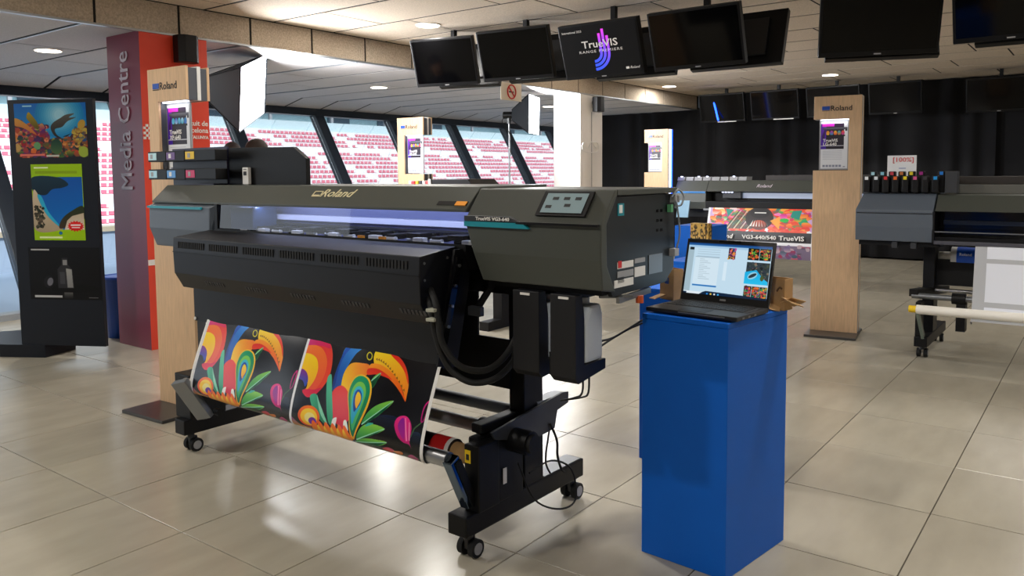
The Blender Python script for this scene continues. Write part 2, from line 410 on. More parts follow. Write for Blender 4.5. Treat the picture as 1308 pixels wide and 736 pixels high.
    e = [(126+48*math.cos(a), 466+46*math.sin(a)) for a in [2*math.pi*i/20 for i in range(20)]]; P(e, 'ffd840', 'f8b830', sm=False)
    e = [(130+30*math.cos(a), 470+28*math.sin(a)) for a in [2*math.pi*i/20 for i in range(20)]]; P(e, 'f8e890', sm=False)
    e = [(142+23*math.cos(a), 488+20*math.sin(a)) for a in [2*math.pi*i/20 for i in range(20)]]; P(e, '6a2ca0', sm=False)
    P([(8, 440), (40, 478), (62, 505), (120, 530), (40, 540), (4, 500)], 'f8b828', '6a3090', (0, -1))
    P([(250, 520), (262, 480), (288, 472), (276, 510), (262, 540)], 'f8f0f0'); P([(322, 540), (328, 490), (345, 490), (348, 540)], 'f0f8f0')
    for (cx, w_) in ((150, 42), (185, 40), (222, 44), (262, 44), (300, 40), (332, 36)):
        y = 505 + (cx-150)*.16
        P([(cx-w_*.7, y+60), (cx-w_*.5, y+10), (cx-4, y-22), (cx+w_*.45, y+15), (cx+w_*.7, y+62)], 'f8601c', 'ffb020', (.3 if cx % 4 else -.4, 1))
    for cx in (168, 205, 245, 283, 318):
        y = 530 + (cx-150)*.16
        P([(cx-14, y+45), (cx-10, y+5), (cx, y-25), (cx+10, y+5), (cx+14, y+45)], 'ffd830', 'f88818')
    P([(614, 520), (628, 482), (660, 467), (692, 476), (710, 515), (706, 565), (694, 605), (698, 640), (688, 618), (656, 606), (628, 575)], 'f02888', 'c01870', (0, 1))
    P([(634, 520), (650, 488), (670, 482), (672, 540), (664, 592), (644, 566)], '8a1898', 'b01c90')
    P([(672, 600), (676, 480), (682, 480), (682, 600)], 'f878b8', sm=False); P([(690, 596), (698, 500), (702, 505), (696, 600)], 'f898c8', sm=False)
    P([(765, 506), (772, 458), (790, 412), (820, 388), (812, 440), (788, 492)], 'd81c80', 'a01468'); P([(773, 496), (780, 455), (796, 418), (810, 404), (800, 445), (784, 485)], '1c0c18')
    P([(700, 575), (725, 530), (768, 502), (770, 508), (730, 538), (704, 582)], '3c5c3c', sm=False)
    P([(520, 640), (560, 632), (590, 650), (560, 668)], 'c83860', 'e05838'); P([(580, 655), (630, 655), (634, 672), (600, 680)], 'e08040'); P([(650, 690), (690, 672), (720, 700), (690, 712)], 'c04880')
    a = A.out()
    wd = 10; a[:, :wd] = (0.93, 0.93, 0.95)
    return a
def art_reef():
    A = Art(256, 200, '1c86c8')
    A.rect(0, 0, 1, .7, '1478c4', '1c98c8')
    for k in range(10): A.ell(.63, .22, .34-.03*k, .42-.036*k, tuple(np.array([.1, .55, .75])*(1-k/10) + np.array([.72, .86, .9])*(k/10)))
    A.poly([(0, .3), (.1, .3), (.2, .45), (.38, .52), (.44, .68), (.6, .62), (.72, .68), (.84, .5), (1, .42), (1, 1), (0, 1)], '6a3c48', '38343c')
    A.blobs(150, (0, .42, .45, .98), ['b85838', 'd87838', 'a04068', '6a3080', '403058', 'c8a868', '486838', 'e09068', '2c3c68', 'a82c38'], .015, .06, 3)
    A.blobs(120, (.42, .66, 1, .98), ['c87838', 'a8a048', '587838', 'a04838', '305868', 'd8a868', '2c4838', '886048', 'd05838'], .015, .055, 4)
    A.blobs(30, (.82, .45, 1, .7), ['b89848', '986838', '2c5890', 'c8b858'], .02, .05, 5)
    A.poly([(0, .27), (.08, .3), (.2, .42), (.3, .58), (.12, .45), (0, .4)], 'd8a850', 'c87840', sm=True)
    A.poly([(.17, .26), (.2, .16), (.26, .24), (.32, .36), (.33, .48), (.26, .42), (.21, .34)], 'b8a020', '6a6010', sm=True)
    A.poly([(.5, .46), (.54, .36), (.64, .28), (.72, .22), (.84, .2), (.76, .27), (.86, .27), (.74, .34), (.66, .44), (.56, .48), (.58, .58), (.64, .64), (.55, .6)], '6a6860', '302c28', sm=True)
    A.poly([(.66, .62), (.78, .56), (.72, .62)], '203038')
    A.ell(.57, .8, .08, .14, '204c40', '607c50'); A.ell(.3, .78, .05, .07, '78a878'); A.ell(.94, .9, .07, .1, 'a8b850'); A.ell(.93, .4, .05, .09, 'c0a048', rot=.4)
    A.rect(.05, .93, .4, .965, 'e88878'); A.rect(.42, .95, .6, .985, 'c8c8c0')
    A.rect(.12, .035, .25, .06, 'a8d8e8')
    return A.out()
def art_beach():
    A = Art(180, 280, 'a8cc10')
    A.rect(.02, .17, .99, .86, '1868b8', '1480c8')
    A.poly([(.02, .17), (.5, .17), (.72, .26), (.6, .31), (.4, .33), (.28, .4), (.14, .4), (.02, .36)], '24485c', '1c3848', sm=True)
    A.poly([(.02, .36), (.12, .4), (.16, .5), (.28, .66), (.46, .8), (.55, .86), (.02, .86)], 'd8c8b0', 'b8a890', sm=True)
    A.poly([(.1, .42), (.18, .42), (.3, .62), (.5, .8), (.42, .78), (.24, .64)], '40b8d8', sm=True)
    A.blobs(40, (.03, .55, .2, .84), ['283828', '504838', '887868'], .02, .05, 6)
    A.poly([(.5, .84), (.56, .72), (.74, .62), (.98, .55), (.98, .74), (.7, .82)], '384828', '584838', sm=True)
    A.poly([(.6, .86), (.66, .74), (.76, .68), (.99, .64), (.99, .86)], 'c8b8a0', 'e0d4c4')
    n = 16; A.poly([(.82+(.17 if k % 2 else .13)*math.cos(2*math.pi*k/(2*n)), .815+(.075 if k % 2 else .055)*math.sin(2*math.pi*k/(2*n))) for k in range(2*n)], 'e02828')
    A.rect(.72, .79, .92, .81, 'f8e0e0'); A.rect(.74, .825, .9, .84, 'f8e0e0')
    A.rect(.06, .035, .34, .055, 'f0f8d0'); A.rect(.08, .09, .9, .125, '98b418'); A.ell(.52, .905, .035, .022, '2c80b0'); A.rect(.1, .95, .55, .975, 'e8f4c0')
    return A.out()
def art_bottle():
    A = Art(240, 180, '151517'); A.rect(0, 0, 1, 1, '1c1c20', '100e10')
    A.poly([(.3, .8), (.5, .68), (.98, .78), (.7, .86), (.4, .86)], '080808', sm=True)
    A.poly([(.4, .42), (.46, .33), (.47, .2), (.55, .2), (.55, .33), (.61, .42), (.62, .78), (.4, .78)], '3c3c40')
    A.poly([(.52, .4), (.6, .42), (.61, .77), (.53, .77)], 'a8a8a4', '909090'); A.rect(.48, .24, .54, .34, '989898'); A.rect(.43, .47, .5, .7, '54545a')
    A.ell(.27, .66, .07, .12, '28282c', rot=.3); A.ell(.29, .66, .04, .08, '808088', rot=.3)
    A.rect(.48, .86, .6, .99, '70706e', '1c1c1c')
    A.rect(.04, .03, .3, .06, 'b8b8b8'); A.rect(.06, .92, .45, .965, 'c8c8c8'); A.rect(.82, .95, .95, .965, '808080')
    return A.out()
def art_sheet(seed):
    A = Art(150, 230, 'e4e6ea')
    A.rect(.0, .04, .86, .58, '201828'); A.rect(0, .04, .2, .58, '6a20b0', '40189a'); A.rect(.05, .04, .5, .1, 'e030b8', 'c828c0', (1, 0)); A.rect(.5, .04, .86, .1, '301c38')
    A.poly([(.04, .3), (.14, .16), (.2, .14), (.14, .34), (.06, .4)], '38105c')
    A.rect(.08, .12, .98, .165, '606068', '404048'); A.rect(.9, .16, .98, .2, '38383c')
    g = ['e08030', 'c030a0', 'e8c030', '30a0c0', 'e05030'] if seed != 1 else ['30a0c0', '3060c0', '60c0d8', 'a8c8e0', '2880b0']
    for k in range(5): A.ell(.26+.14*k, .24, .065, .05, g[k], g[(k+2) % 5])
    A.rect(.2, .28, .9, .31, '101014')
    A.rect(0, .505, .86, .52, 'c8c8d0')
    for k in range(6): A.rect(.08, .62+.035*k, .8, .628+.035*k, 'b4b8c0')
    for k in range(6): A.rect(.08+.12*k, .92, .17+.12*k, .965, '8a90a0')
    A.rect(.84, .95, .92, .97, '9090a0')
    return A.out()
def art_banner():
    A = Art(420, 260, 'f0f0f4')
    A.rect(.02, 0, .98, .5, 'd04838')
    A.poly([(.02, 0), (.14, 0), (.1, .4), (.02, .6)], 'b8a0d0', 'd8a0c8'); A.poly([(.98, 0), (.86, 0), (.88, .4), (.98, .6)], 'b8a0d0', 'c8a0d8')
    A.blobs(120, (.05, .02, .4, .6), ['f03c20', 'f06830', 'e01c90', 'f080c0', '208878', 'f8a838', '303038', 'e8e0d0', '48a050', 'f0502c'], .02, .055, 11)
    A.blobs(120, (.6, .02, .95, .6), ['f03c20', 'f06830', 'e01c90', 'f080c0', '208878', 'f8a838', 'f0a040', 'e83020', '28b858', 'f0502c'], .02, .055, 12)
    A.blobs(60, (.02, .5, .98, .62), ['f03c20', 'f05830', 'e83028', 'f87848'], .02, .05, 13)
    for k in range(16):
        x = .18+.016*k; A.poly([(x, .55), (x+.12, .06), (x+.128, .06), (x+.012, .56)], ['283830', 'b8c0a8', '484038', '30584c'][k % 4])
    A.ell(.5, .26, .13, .3, '2c2424'); A.ell(.5, .12, .09, .14, '141214'); A.ell(.5, .44, .07, .13, 'c85038', '583028')
    for k in range(-3, 4): A.poly([(.5+.018*k, .3), (.5+.03*k, .48), (.51+.026*k, .48)], 'e8e4dc')
    A.rect(.45, .1, .56, .13, 'e8e8e0')
    A.poly([(.6, .32), (.69, .2), (.69, .55)], 'f8a840'); A.poly([(.8, .05), (.88, .03), (.86, .28), (.78, .2)], '109080'); A.ell(.73, .3, .04, .05, '20c048'); A.poly([(.17, .02), (.25, .05), (.2, .24)], '109080')
    a0 = A.a.copy(); H = a0.shape[0]; hh = int(H*.62); idx = (np.arange(int(H*.47))*hh/(H*.47)).astype(int); A.a[:len(idx)] = a0[idx]
    A.rect(.0, .47, 1, .67, '161416'); A.rect(0, .0, .02, 1, 'f0f0f4'); A.rect(.98, 0, 1, 1, 'f0f0f4')
    A.rect(0, .67, 1, .73, 'f0f0f4'); A.rect(.02, .73, .98, 1, '786880')
    A.blobs(90, (.04, .74, .96, 1.0), ['a02c50', '605080', '9888a8', 'c04058', '405868', 'b8a0a8'], .02, .045, 14)
    A.rect(0, .0, .02, 1, 'f0f0f4'); A.rect(.98, 0, 1, 1, 'f0f0f4')
    return A.out()
def art_screen():
    A = Art(384, 232, 'c4dff0')
    A.rect(0, 0, 1, .05, '0c3c78', '2868a8'); A.rect(0, .05, 1, .09, 'a8cce8'); A.rect(.0, .09, .075, .97, 'a4bcc8')
    A.rect(.02, .09, .07, .14, '0c1418')
    for k in range(4): A.rect(.12, .12+.045*k, .4, .128+.045*k, 'a0b8c8')
    A.rect(.1, .27, .4, .82, 'd4e8f4'); A.rect(.1, .27, .4, .28, '90a8b8')
    for k in range(12): A.rect(.16, .31+.035*k, .16+.06+.08*((k*7) % 3)/2, .318+.035*k, 'a4b8c4')
    A.rect(.1, .815, .4, .845, '2878c0'); A.rect(.46, .34, .5, .7, 'd8ecf8')
    A.rect(.5, .07, .585, .28, '3c1c28'); A.blobs(30, (.505, .09, .58, .27), ['e0a030', 'c04890', '3068b0', '181420', 'e87840'], .01, .02, 21)
    def panel(x0, y0, x1, y1, sd, cols, bg):
        A.rect(x0, y0, x1, y1, bg); A.blobs(60, (x0+.012, y0+.02, x1-.012, y1-.02), cols, .008, .02, sd)
    for k in (0, 1): panel(.73+.135*k, .05, .86+.135*k, .27, 22+k, ['e8c020', '20a050', 'e04030', 'e87840', '101010', '101010', '101010'], '0a0a0a')
    panel(.73, .31, 1-.005, .72, 24, ['20282c', '485040', '607868', '986858', '303850', '181c20'], '303c40'); A.poly([(.72, .5), (.85, .45), (.93, .6), (.99, .66), (.99, .72), (.72, .72)], '10a8e0', '28c0f0'); A.ell(.81, .56, .06, .06, '90d0e8', rot=-.5); A.ell(.81, .56, .05, .03, '283840', rot=-.5); A.ell(.92, .6, .02, .05, '485830')
    for k in range(3): panel(.73+.09*k, .76, .815+.09*k, .985, 26+k, ['f0a020', 'e86030', 'a03080', '20a868', '101010', '101010', 'e04848'], '141014')
    A.rect(0, .955, .24, 1, 'e4eef4'); A.poly([(.24, .955), (.28, .93), (1, .965), (1, 1), (.2, 1)], '0a2440'); A.rect(0, .97, 0.04, 1, '0a2440')
    for k, c in enumerate(['2c88d8', 'e8c040', 'e8e8e8', '40a8e8']): A.rect(.29+.045*k, .965, .31+.045*k, .995, c)
    return A.out()
def art_tv():
    A = Art(480, 300, '040405')
    # strokes of the event emblem: three bars bending into arcs
    def bar(x, top, r, c1, c2):
        A.rect(x-.013, top, x+.013, .6, c1)
    cx, cy = .41, .56
    for (rad, top) in ((.105, .18), (.155, .1), (.205, .24)):
        pts = []
        n = 24
        for w_ in (0.5, -0.5):
            arc = [(cx + (rad+w_*.034)*math.cos(a), cy + (rad+w_*.034)*1.6*math.sin(a)) for a in [math.pi/2*k/n for k in range(n+1)]]
            seg = [(cx+rad+w_*.034, top)] + arc
            pts = pts + (seg if w_ > 0 else seg[::-1])
        A.poly(pts, 'c838c8', '2c50f0', (0, 1))
    return A.out()
ART = {}

# ============================================================ SETTING
SOF = -6.17            # plane of the ceiling step
def project(p):
    d = Vector(p) - Vector((0, 0, CAMH)); z = d.dot(_fw)
    return (654+1020.857*d.dot(_r2)/z, 297.5-1020.857*d.dot(_u2)/z, z) if z > 0.05 else None
# --- floor of square tiles
fl = thing('floor', None, None, kind='structure')
MB().box(-8.75, 4.6, -3.2, 19.9, -0.06, -0.006).build('screed', 'grout', fl)
TX, TY, GX, GY = 0.586, 0.634, -0.545, 1.66
tm = MB().box(-TX/2+.0022, TX/2-.0022, -TY/2+.0022, TY/2-.0022, -.007, 0).mesh('floor_tile', (0, 0, 0), 0.0012, 1); tm.materials.append(_M['tile'])
cells = []
for i in range(-14, 9):
    for j in range(-8, 29):
        x, y = GX + TX*(i+.5), GY + TY*(j+.5)
        if x < -8.75 or y > 19.8 or (y > 14.0 and x > -8.3): continue
        vis = False
        for dx in (-.5, 0, .5):
            for dy in (-.5, 0, .5):
                q = project((x+dx*TX, y+dy*TY, 0))
                if q and -5 < q[0] < 1313 and 0 < q[1] < 741: vis = True
        cells.append((not vis, math.hypot(x, y), x, y))
cells.sort(); rest = MB()
for k, (nv, d, x, y) in enumerate(cells):
    if k < 290 and not nv:
        o = link('floor_tile', tm, fl); o.location = (x, y, random.uniform(-.0004, .0004))
    else: rest.box(x-TX/2+.0022, x+TX/2-.0022, y-TY/2+.0022, y+TY/2-.0022, -.007, 0)
o = rest.build('floor_tile_field', 'tile', fl); o['kind'] = 'stuff'
# --- main ceiling: acoustic panels in staggered rows
CZ = 2.80
ce = thing('ceiling', None, None, kind='structure')
MB().box(SOF, 4.6, -3.2, 14.2, CZ+.0025, CZ+.08).build('ceiling_slab', 'ceil_gap', ce)
PW, PL_ = 0.70, 1.38
pm = MB().box(-PL_/2+.010, PL_/2-.010, -PW/2+.016, PW/2-.016, 0, .0025).mesh('ceiling_panel', (0, 0, 0)); pm.materials.append(_M['ceil_panel'])
far = MB(); npan = 0
for j in range(-14, 11):
    y = 6.73 + PW*(j+.5); off = [0, .5, .27, .77][j % 4]*PL_
    x = SOF + PL_/2 - off
    while x < 4.6:
        lo, hi = max(x-PL_/2, SOF), x+PL_/2
        if hi - lo > .1:
            q = project((x, y, CZ)); seen = q and -120 < q[0] < 1430 and -60 < q[1] < 300
            if seen and npan < 280:
                if lo > x-PL_/2+.01: MB().box(lo+.006, hi-.006, y-PW/2+.016, y+PW/2-.016, CZ, CZ+.0025).build('ceiling_panel', 'ceil_panel', ce)
                else:
                    o = link('ceiling_panel', pm, ce); o.location = (x, y, CZ)
                npan += 1
            else: far.box(lo+.006, hi-.006, y-PW/2+.016, y+PW/2-.016, CZ, CZ+.0025)
        x += PL_
o = far.build('ceiling_panel_field', 'ceil_panel', ce); o['kind'] = 'stuff'
# --- step down to the lower ceiling by the windows
so = thing('trim_1', None, None, kind='structure')
MB().box(SOF-.06, SOF-.008, -3.2, 14.0, 2.552, CZ+.05).build('soffit_core', 'ceil_gap', so)
y = 3.015 - .682*9
while y < 13.9:
    MB().box(SOF-.012, SOF, y+.011, min(y+.682-.011, 13.98), 2.562, CZ-.006).build('soffit_panel', 'soffit_panel', so, bevel=.002)
    y += .682
MB().box(SOF-.03, SOF+.012, -3.2, 14.0, 2.545, 2.561).build('soffit_edge_rail', 'alu', so)
# --- lower ceiling and its bent strip by the window head
lc = thing('ceiling_2', None, None, kind='structure')
MB().box(-9.66, SOF-.03, -3.2, 19.9, 2.5545, 2.60).build('ceiling_slab', 'ceil_gap', lc)
MB().add([(-9.66, -3.2, 2.556), (-9.66, 19.9, 2.556), (-10.2, 19.9, 2.424), (-10.2, -3.2, 2.424)], [(0, 1, 2, 3)]).build('sloping_slab', 'ceil_gap', lc)
for j in range(-8, 28):
    y0 = 4.297 + .684*(j-6) + .018; y1 = y0 + .684 - .036
    if y0 < -3 or y0 > 19.2: continue
    st = -8.35 if j % 2 else -7.55
    for (xa, xb) in ((-9.645, st-.012), (st+.012, SOF-.035)):
        MB().box(xa, xb, y0, y1, 2.552, 2.5545).build('ceiling_panel', 'ceil_low', lc)
    MB().add([(-9.655, y0, 2.552), (-9.655, y1, 2.552), (-10.12, y1, 2.437), (-10.12, y0, 2.437), (-9.655, y0, 2.555), (-9.655, y1, 2.555), (-10.12, y1, 2.441), (-10.12, y0, 2.441)], [(3, 2, 1, 0), (4, 5, 6, 7), (0, 1, 5, 4), (2, 3, 7, 6), (1, 2, 6, 5), (3, 0, 4, 7)]).build('sloping_panel', 'ceil_low', lc)
    if j % 2 == 0: MB().box(-9.62, SOF-.04, y0-.020, y0-.004, 2.545, 2.556).build('ceiling_rail', 'alu', lc)
# --- window wall, leaning outwards
def wx(z): return -8.67 - .588*z
wi = thing('window_1', None, None, kind='structure')
for y in (1.95, 3.55, 5.15, 6.75, 8.33, 9.93, 11.52, 13.2, 14.85, 16.5, 18.15):
    MB().add([(wx(z)+a, y+b, z) for z in (0, 2.46) for a in (-.12, .03) for b in (-.085, .085)], [(0, 1, 3, 2), (4, 6, 7, 5), (0, 2, 6, 4), (1, 5, 7, 3), (0, 4, 5, 1), (2, 3, 7, 6)]).build('mullion', 'frame_dark', wi, bevel=.004)
ys = [-3.2, .35, 1.95, 3.55, 5.15, 6.75, 8.33, 9.93, 11.52, 13.2, 14.85, 16.5, 18.15, 19.9]
for a, b in zip(ys[:-1], ys[1:]):
    if a < .3: continue
    MB().add([(wx(z)-.05+d, y, z) for z in (.06, 2.36) for d in (0, .008) for y in (a+.09, b-.09)], [(0, 1, 3, 2), (4, 6, 7, 5), (0, 2, 6, 4), (1, 5, 7, 3), (0, 4, 5, 1), (2, 3, 7, 6)]).build('window_pane', 'window_glass', wi)
MB().add([(wx(z)+a, y, z) for z in (2.335, 2.45) for a in (-.13, .05) for y in (-3.2, 19.9)], [(0, 1, 3, 2), (4, 6, 7, 5), (0, 2, 6, 4), (1, 5, 7, 3), (0, 4, 5, 1), (2, 3, 7, 6)]).build('window_head', 'frame_dark', wi)
MB().box(-8.85, -8.63, -3.2, 19.9, -.02, .06).build('window_sill', 'concrete_grey', wi)
# --- side wall behind the photographer's right, and the back-drop curtain
o = MB().box(4.6, 4.75, -3.2, 14.2, -.05, 2.9).build('wall_right', 'pillar_white'); o['kind'] = 'structure'
o = MB().box(-9.2, 4.75, -3.35, -3.2, -.05, 2.9).build('wall_front', mat('front_wall', '8c8a88', .7)); o['kind'] = 'structure'
o = MB().box(-8.6, 4.7, 14.15, 14.3, -.05, 2.9).build('wall_back', 'dark_grey'); o['kind'] = 'structure'
o = MB().box(-10.4, -8.4, 19.9, 20.0, -.05, 2.9).build('wall_end', 'pillar_white'); o['kind'] = 'structure'
def curtain(name, x0, x1, y, z1, label, amp=.05, seed=1):
    g = random.Random(seed); n = int((x1-x0)/.028); me = MB(); ph = 0; vs = []
    for i in range(n+1):
        x = x0 + (x1-x0)*i/n; ph += .42 + .25*math.sin(i*.13+seed)
        d = amp*math.sin(ph) + .02*math.sin(i*.05)
        for k in range(4): vs.append((x, y + d*(.6+.4*(1-k/3)), .02 + (z1-.02)*k/3))
    fs = [(i*4+k, (i+1)*4+k, (i+1)*4+k+1, i*4+k+1) for i in range(n) for k in range(3)]
    me.add(vs, fs, True)
    return tag(me.build(name, 'curtain'), label, 'curtain', 'black drape closing off the hall')
curtain('curtain', -8.72, -5.75, 13.86, 2.545, 'black pleated curtain under the low ceiling between white pillar and kiosk with blue light', seed=1)
curtain('curtain', -5.78, -1.4, 13.8, 2.79, 'black pleated curtain behind the far printer and its printed banner', seed=2)
curtain('curtain', -1.42, 3.5, 13.84, 2.79, 'black pleated curtain behind the right-hand printer with ink bottles', seed=3)
# --- clad pillars
rp = thing('pillar', 'red clad pillar with Media Centre lettering, its shaded face coloured maroon', 'pillar', (-6.42, 3.65, 0))
m_ = MB(); m_.add([(-6.68, 3.35, 0), (-6.17, 3.35, 0), (-6.17, 3.35, 2.552), (-6.68, 3.35, 2.552)], [(0, 1, 2, 3)]); m_.add([(-6.68, 3.352, 0), (-6.68, 3.94, 0), (-6.68, 3.94, 2.552), (-6.68, 3.352, 2.552)], [(0, 3, 2, 1)])
m_.build('shaded_face', 'maroon', rp)  # shade on the red cladding painted in as maroon
m_ = MB(); m_.add([(-6.17, 3.35, 0), (-6.17, 3.94, 0), (-6.17, 3.94, 2.552), (-6.17, 3.35, 2.552)], [(0, 1, 2, 3)]); m_.add([(-6.17, 3.94, 0), (-6.68, 3.94, 0), (-6.68, 3.94, 2.552), (-6.17, 3.94, 2.552)], [(0, 1, 2, 3)]); m_.add([(-6.68, 3.35, 2.552), (-6.17, 3.35, 2.552), (-6.17, 3.94, 2.552), (-6.68, 3.94, 2.552)], [(0, 1, 2, 3)])
m_.build('red_face', 'red_wall', rp)
for _d in (-.004, 0, .004):
    text('lettering', 'Media Centre', (-6.425+_d, 3.345-.002*(_d+.004)/.004, 1.85+_d*.6), .255, 'text_grey', rp, right=(0, 0, 1), up=(-1, 0, 0), xs=.79, align='CENTER')
MB().box(-6.172, -6.164, 3.351, 3.939, .69, .735).build('white_band', 'white', rp)
for k, s in enumerate(('Circuit de', 'Barcelona', 'CATALUNYA')):
    text('lettering', s, (-6.167, 3.925, 1.845-.058*k), .06 if k < 2 else .036, 'text_white', rp, right=(0, 1, 0), align='RIGHT', bold=.001)
ck = MB()
for i in range(3):
    for j in range(6):
        if (i+j) % 2 == 0: ck.box(-6.172, -6.163, 3.355+.02*i, 3.375+.02*i, 1.70+.02*j, 1.72+.02*j)
ck.build('chequered_emblem', 'white', rp)
wp = thing('pillar', 'white clad pillar lit by the far softbox, outlined race circuit emblem on its side', 'pillar', (-6.4, 10.2, 0))
MB().box(-6.63, -6.17, 9.88, 10.50, 0, 2.552).build('pillar_cladding', 'pillar_white', wp, bevel=.003)
MB().box(-6.168, -6.163, 10.185, 10.195, 0, 2.3).build('cladding_joint', 'silver_grey', wp)
_tr = [(-6.155, 10.001, 1.862), (-6.155, 9.915, 1.826), (-6.155, 9.915, 1.759), (-6.155, 10.023, 1.715), (-6.155, 10.333, 1.721), (-6.155, 10.356, 1.837), (-6.155, 10.266, 1.864), (-6.155, 10.221, 1.834), (-6.155, 10.288, 1.778), (-6.155, 10.154, 1.866), (-6.155, 10.066, 1.762), (-6.155, 9.980, 1.805)]
MB().tube(_tr, .006, 6, 4).build('circuit_emblem', 'white', wp)
# small fittings on the pillars and step
def speaker(name, c, label):
    t = thing(name, label, 'speaker', c)
    x, y, z = c
    MB().prism([(x-.06, y-.09), (x+.02, y-.09), (x+.06, y-.05), (x+.06, y+.05), (x+.02, y+.09), (x-.06, y+.09)], 'z', z, z+.22).build('cabinet', 'black', t, bevel=.006)
    MB().box(x-.10, x-.06, y-.03, y+.03, z+.06, z+.16).build('wall_bracket', 'steel_dull', t)
    return t
speaker('loudspeaker', (-6.07, 3.70, 2.325), 'black loudspeaker fixed high on the red pillar above the kiosk')
t_ = speaker('loudspeaker', (-6.07, 10.24, 2.30), 'black loudspeaker fixed at the top of the white pillar')
sg = thing('no_smoking_sign', 'square no smoking sign hung from the ceiling step', 'sign', (-6.1, 8.2, 2.33))
MB().box(-6.115, -6.105, 7.93, 8.36, 2.325, 2.545).build('sign_plate', mat('cream', 'e8dcc8', .5), sg, bevel=.002)
ring = [(-6.100, 8.145+.085*math.cos(2*math.pi*k/24), 2.435+.085*math.sin(2*math.pi*k/24)) for k in range(25)]
MB().tube(ring, .009, 6).build('red_ring', 'red', sg)
MB().bar((-6.1, 8.085, 2.495), (-6.1, 8.205, 2.375), .006, .016, up=(0, .7, .7)).build('red_slash', 'red', sg)
MB().box(-6.104, -6.1, 8.09, 8.19, 2.425, 2.44).build('cigarette', 'black', sg)
# --- downlights
def downlight(x, y, z, label, r=.105, w=DOWNLIGHT_W):
    t = thing('downlight', label, 'ceiling light', (x, y, z), group='round ceiling downlights')
    MB().cyl((x, y, z-.008), (x, y, z+.004), r*1.12, 28).build('trim_ring', 'white', t)
    MB().cyl((x, y, z-.011), (x, y, z-.0075), r, 28).build('diffuser', 'lamp', t)
    l = bpy.data.lights.new('downlight_lamp', 'AREA'); l.shape = 'DISK'; l.size = r*1.9; l.energy = w; l.color = (1.0, .965, .91)
    o = bpy.data.objects.new('downlight_lamp', l); COL.objects.link(o); o.parent = t; o.location = (0, 0, -.02)
for (x, y, z, lb) in ((-5.18, 5.62, CZ, 'round downlight in the main ceiling above the leftmost hanging screen'), (-5.80, 12.0, CZ, 'round downlight near the end of the ceiling step, far down the hall'), (-3.33, 12.15, CZ, 'round downlight in the main ceiling in front of the far row of screens'),
    (-7.74, 3.35, 2.552, 'round downlight in the low ceiling above the poster board'), (-7.74, 7.43, 2.552, 'round downlight in the low ceiling by the stadium windows')):
    downlight(x, y, z, lb)
for (x, y, lb) in ((-3.0, 3.2, 'added fill downlight above the top hood of the main printer'), (-.6, 3.4, 'added fill downlight above the right of the blue laptop plinth'), (-3.0, .4, 'added fill downlight behind the camera, towards the windows'), (-.4, .2, 'added fill downlight right above the camera'), (.9, 5.3, 'added fill downlight above the floor in front of the right-hand printer'), (-.2, 8.6, 'added fill downlight above the floor behind the right-hand printer'), (2.4, 8.0, 'added fill downlight by the right-hand wall beyond the right-hand printer'), (-5.0, 1.0, 'added fill downlight left of the camera in front of the poster board')):
    downlight(x, y, CZ, lb)  # lamps added to fill the hall with light, out of view
for (x, y, lb) in ((-7.74, 11.4, 'added fill downlight in the low ceiling behind the far softbox'), (-7.74, -.5, 'added fill downlight in the low ceiling at the near end of the windows')): downlight(x, y, 2.552, lb)  # two more added fill lamps along the low ceiling

# ============================================================ OUTSIDE
X0, Z0 = -60.0, -2.2
o = MB().box(-13.5, -8.8, -8, 40, -.35, -.04).build('terrace', 'paving_blue'); tag(o, 'blue-grey terrace slab outside the windows', 'terrace', kind='structure')
tp = thing('terrace_parapet', 'low beige parapet along the edge of the terrace outside', 'parapet', (-13.5, 12, 0), kind='structure')
MB().box(-13.7, -13.45, -8, 60, -.35, .5).build('parapet_wall', 'paving_blue', tp); MB().box(-13.75, -13.4, -8, 60, .5, .58).build('coping', 'rail_beige', tp)
o = MB().box(-140, -13.7, -60, 260, -7.1, -7.0).build('race_track', 'asphalt'); tag(o, 'grey asphalt ground between terrace and grandstand', 'ground', kind='structure')
pw = thing('pit_wall', 'pale wall with green debris fence in front of the grandstand', 'wall', (-50, 60, -7), kind='structure')
MB().box(-50.3, -50, 0, 220, -7, -4.9).build('wall_body', 'concrete', pw); MB().box(-50.2, -50.1, 0, 220, -4.9, -3.2).build('debris_fence', 'fence_green', pw); MB().box(-56.3, -56, 0, 220, -7, -3.4).build('rear_wall', 'concrete', pw)
for (za, zb) in ((-4.3, -4.1), (-3.6, -3.5)): MB().box(-50.05, -49.9, 0, 220, za, zb).build('fence_rail', 'concrete', pw)
gs = thing('grandstand', 'grandstand with rows of pink and red seats seen through the windows', 'grandstand', (X0, 60, Z0), kind='structure')
st = MB(); NR = 17; DR, RR = 1.2, .53
for r in range(NR):
    st.box(X0-DR*(r+1), X0-DR*r, 0, 230, Z0-5, Z0+RR*r)
st.box(-92, X0-DR*NR, 0, 230, Z0-5, Z0+RR*NR+.2)
st.build('stepped_terrace', 'concrete', gs)
sb = MB(); sd = MB()
for r in range(NR):
    z = Z0+RR*r; x = X0-DR*r-.45
    y = 2.0
    while y < 215:
        blk = (y + r*.75) % 11.5
        if blk < 9.6 and not (r % 13 == 12) and rng.random() > .04:
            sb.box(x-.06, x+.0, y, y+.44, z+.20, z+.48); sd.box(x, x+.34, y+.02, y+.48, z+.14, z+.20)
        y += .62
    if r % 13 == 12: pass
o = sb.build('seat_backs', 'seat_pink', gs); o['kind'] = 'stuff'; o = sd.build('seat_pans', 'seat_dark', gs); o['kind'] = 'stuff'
zt = Z0+RR*NR+.2
MB().box(-92, -84.5, 0, 230, zt, zt+5.5).build('concourse_wall', 'concourse', gs)
MB().box(-92, -80.5, 0, 230, zt+5.2, zt+6.0).build('stand_roof', 'concrete_grey', gs)
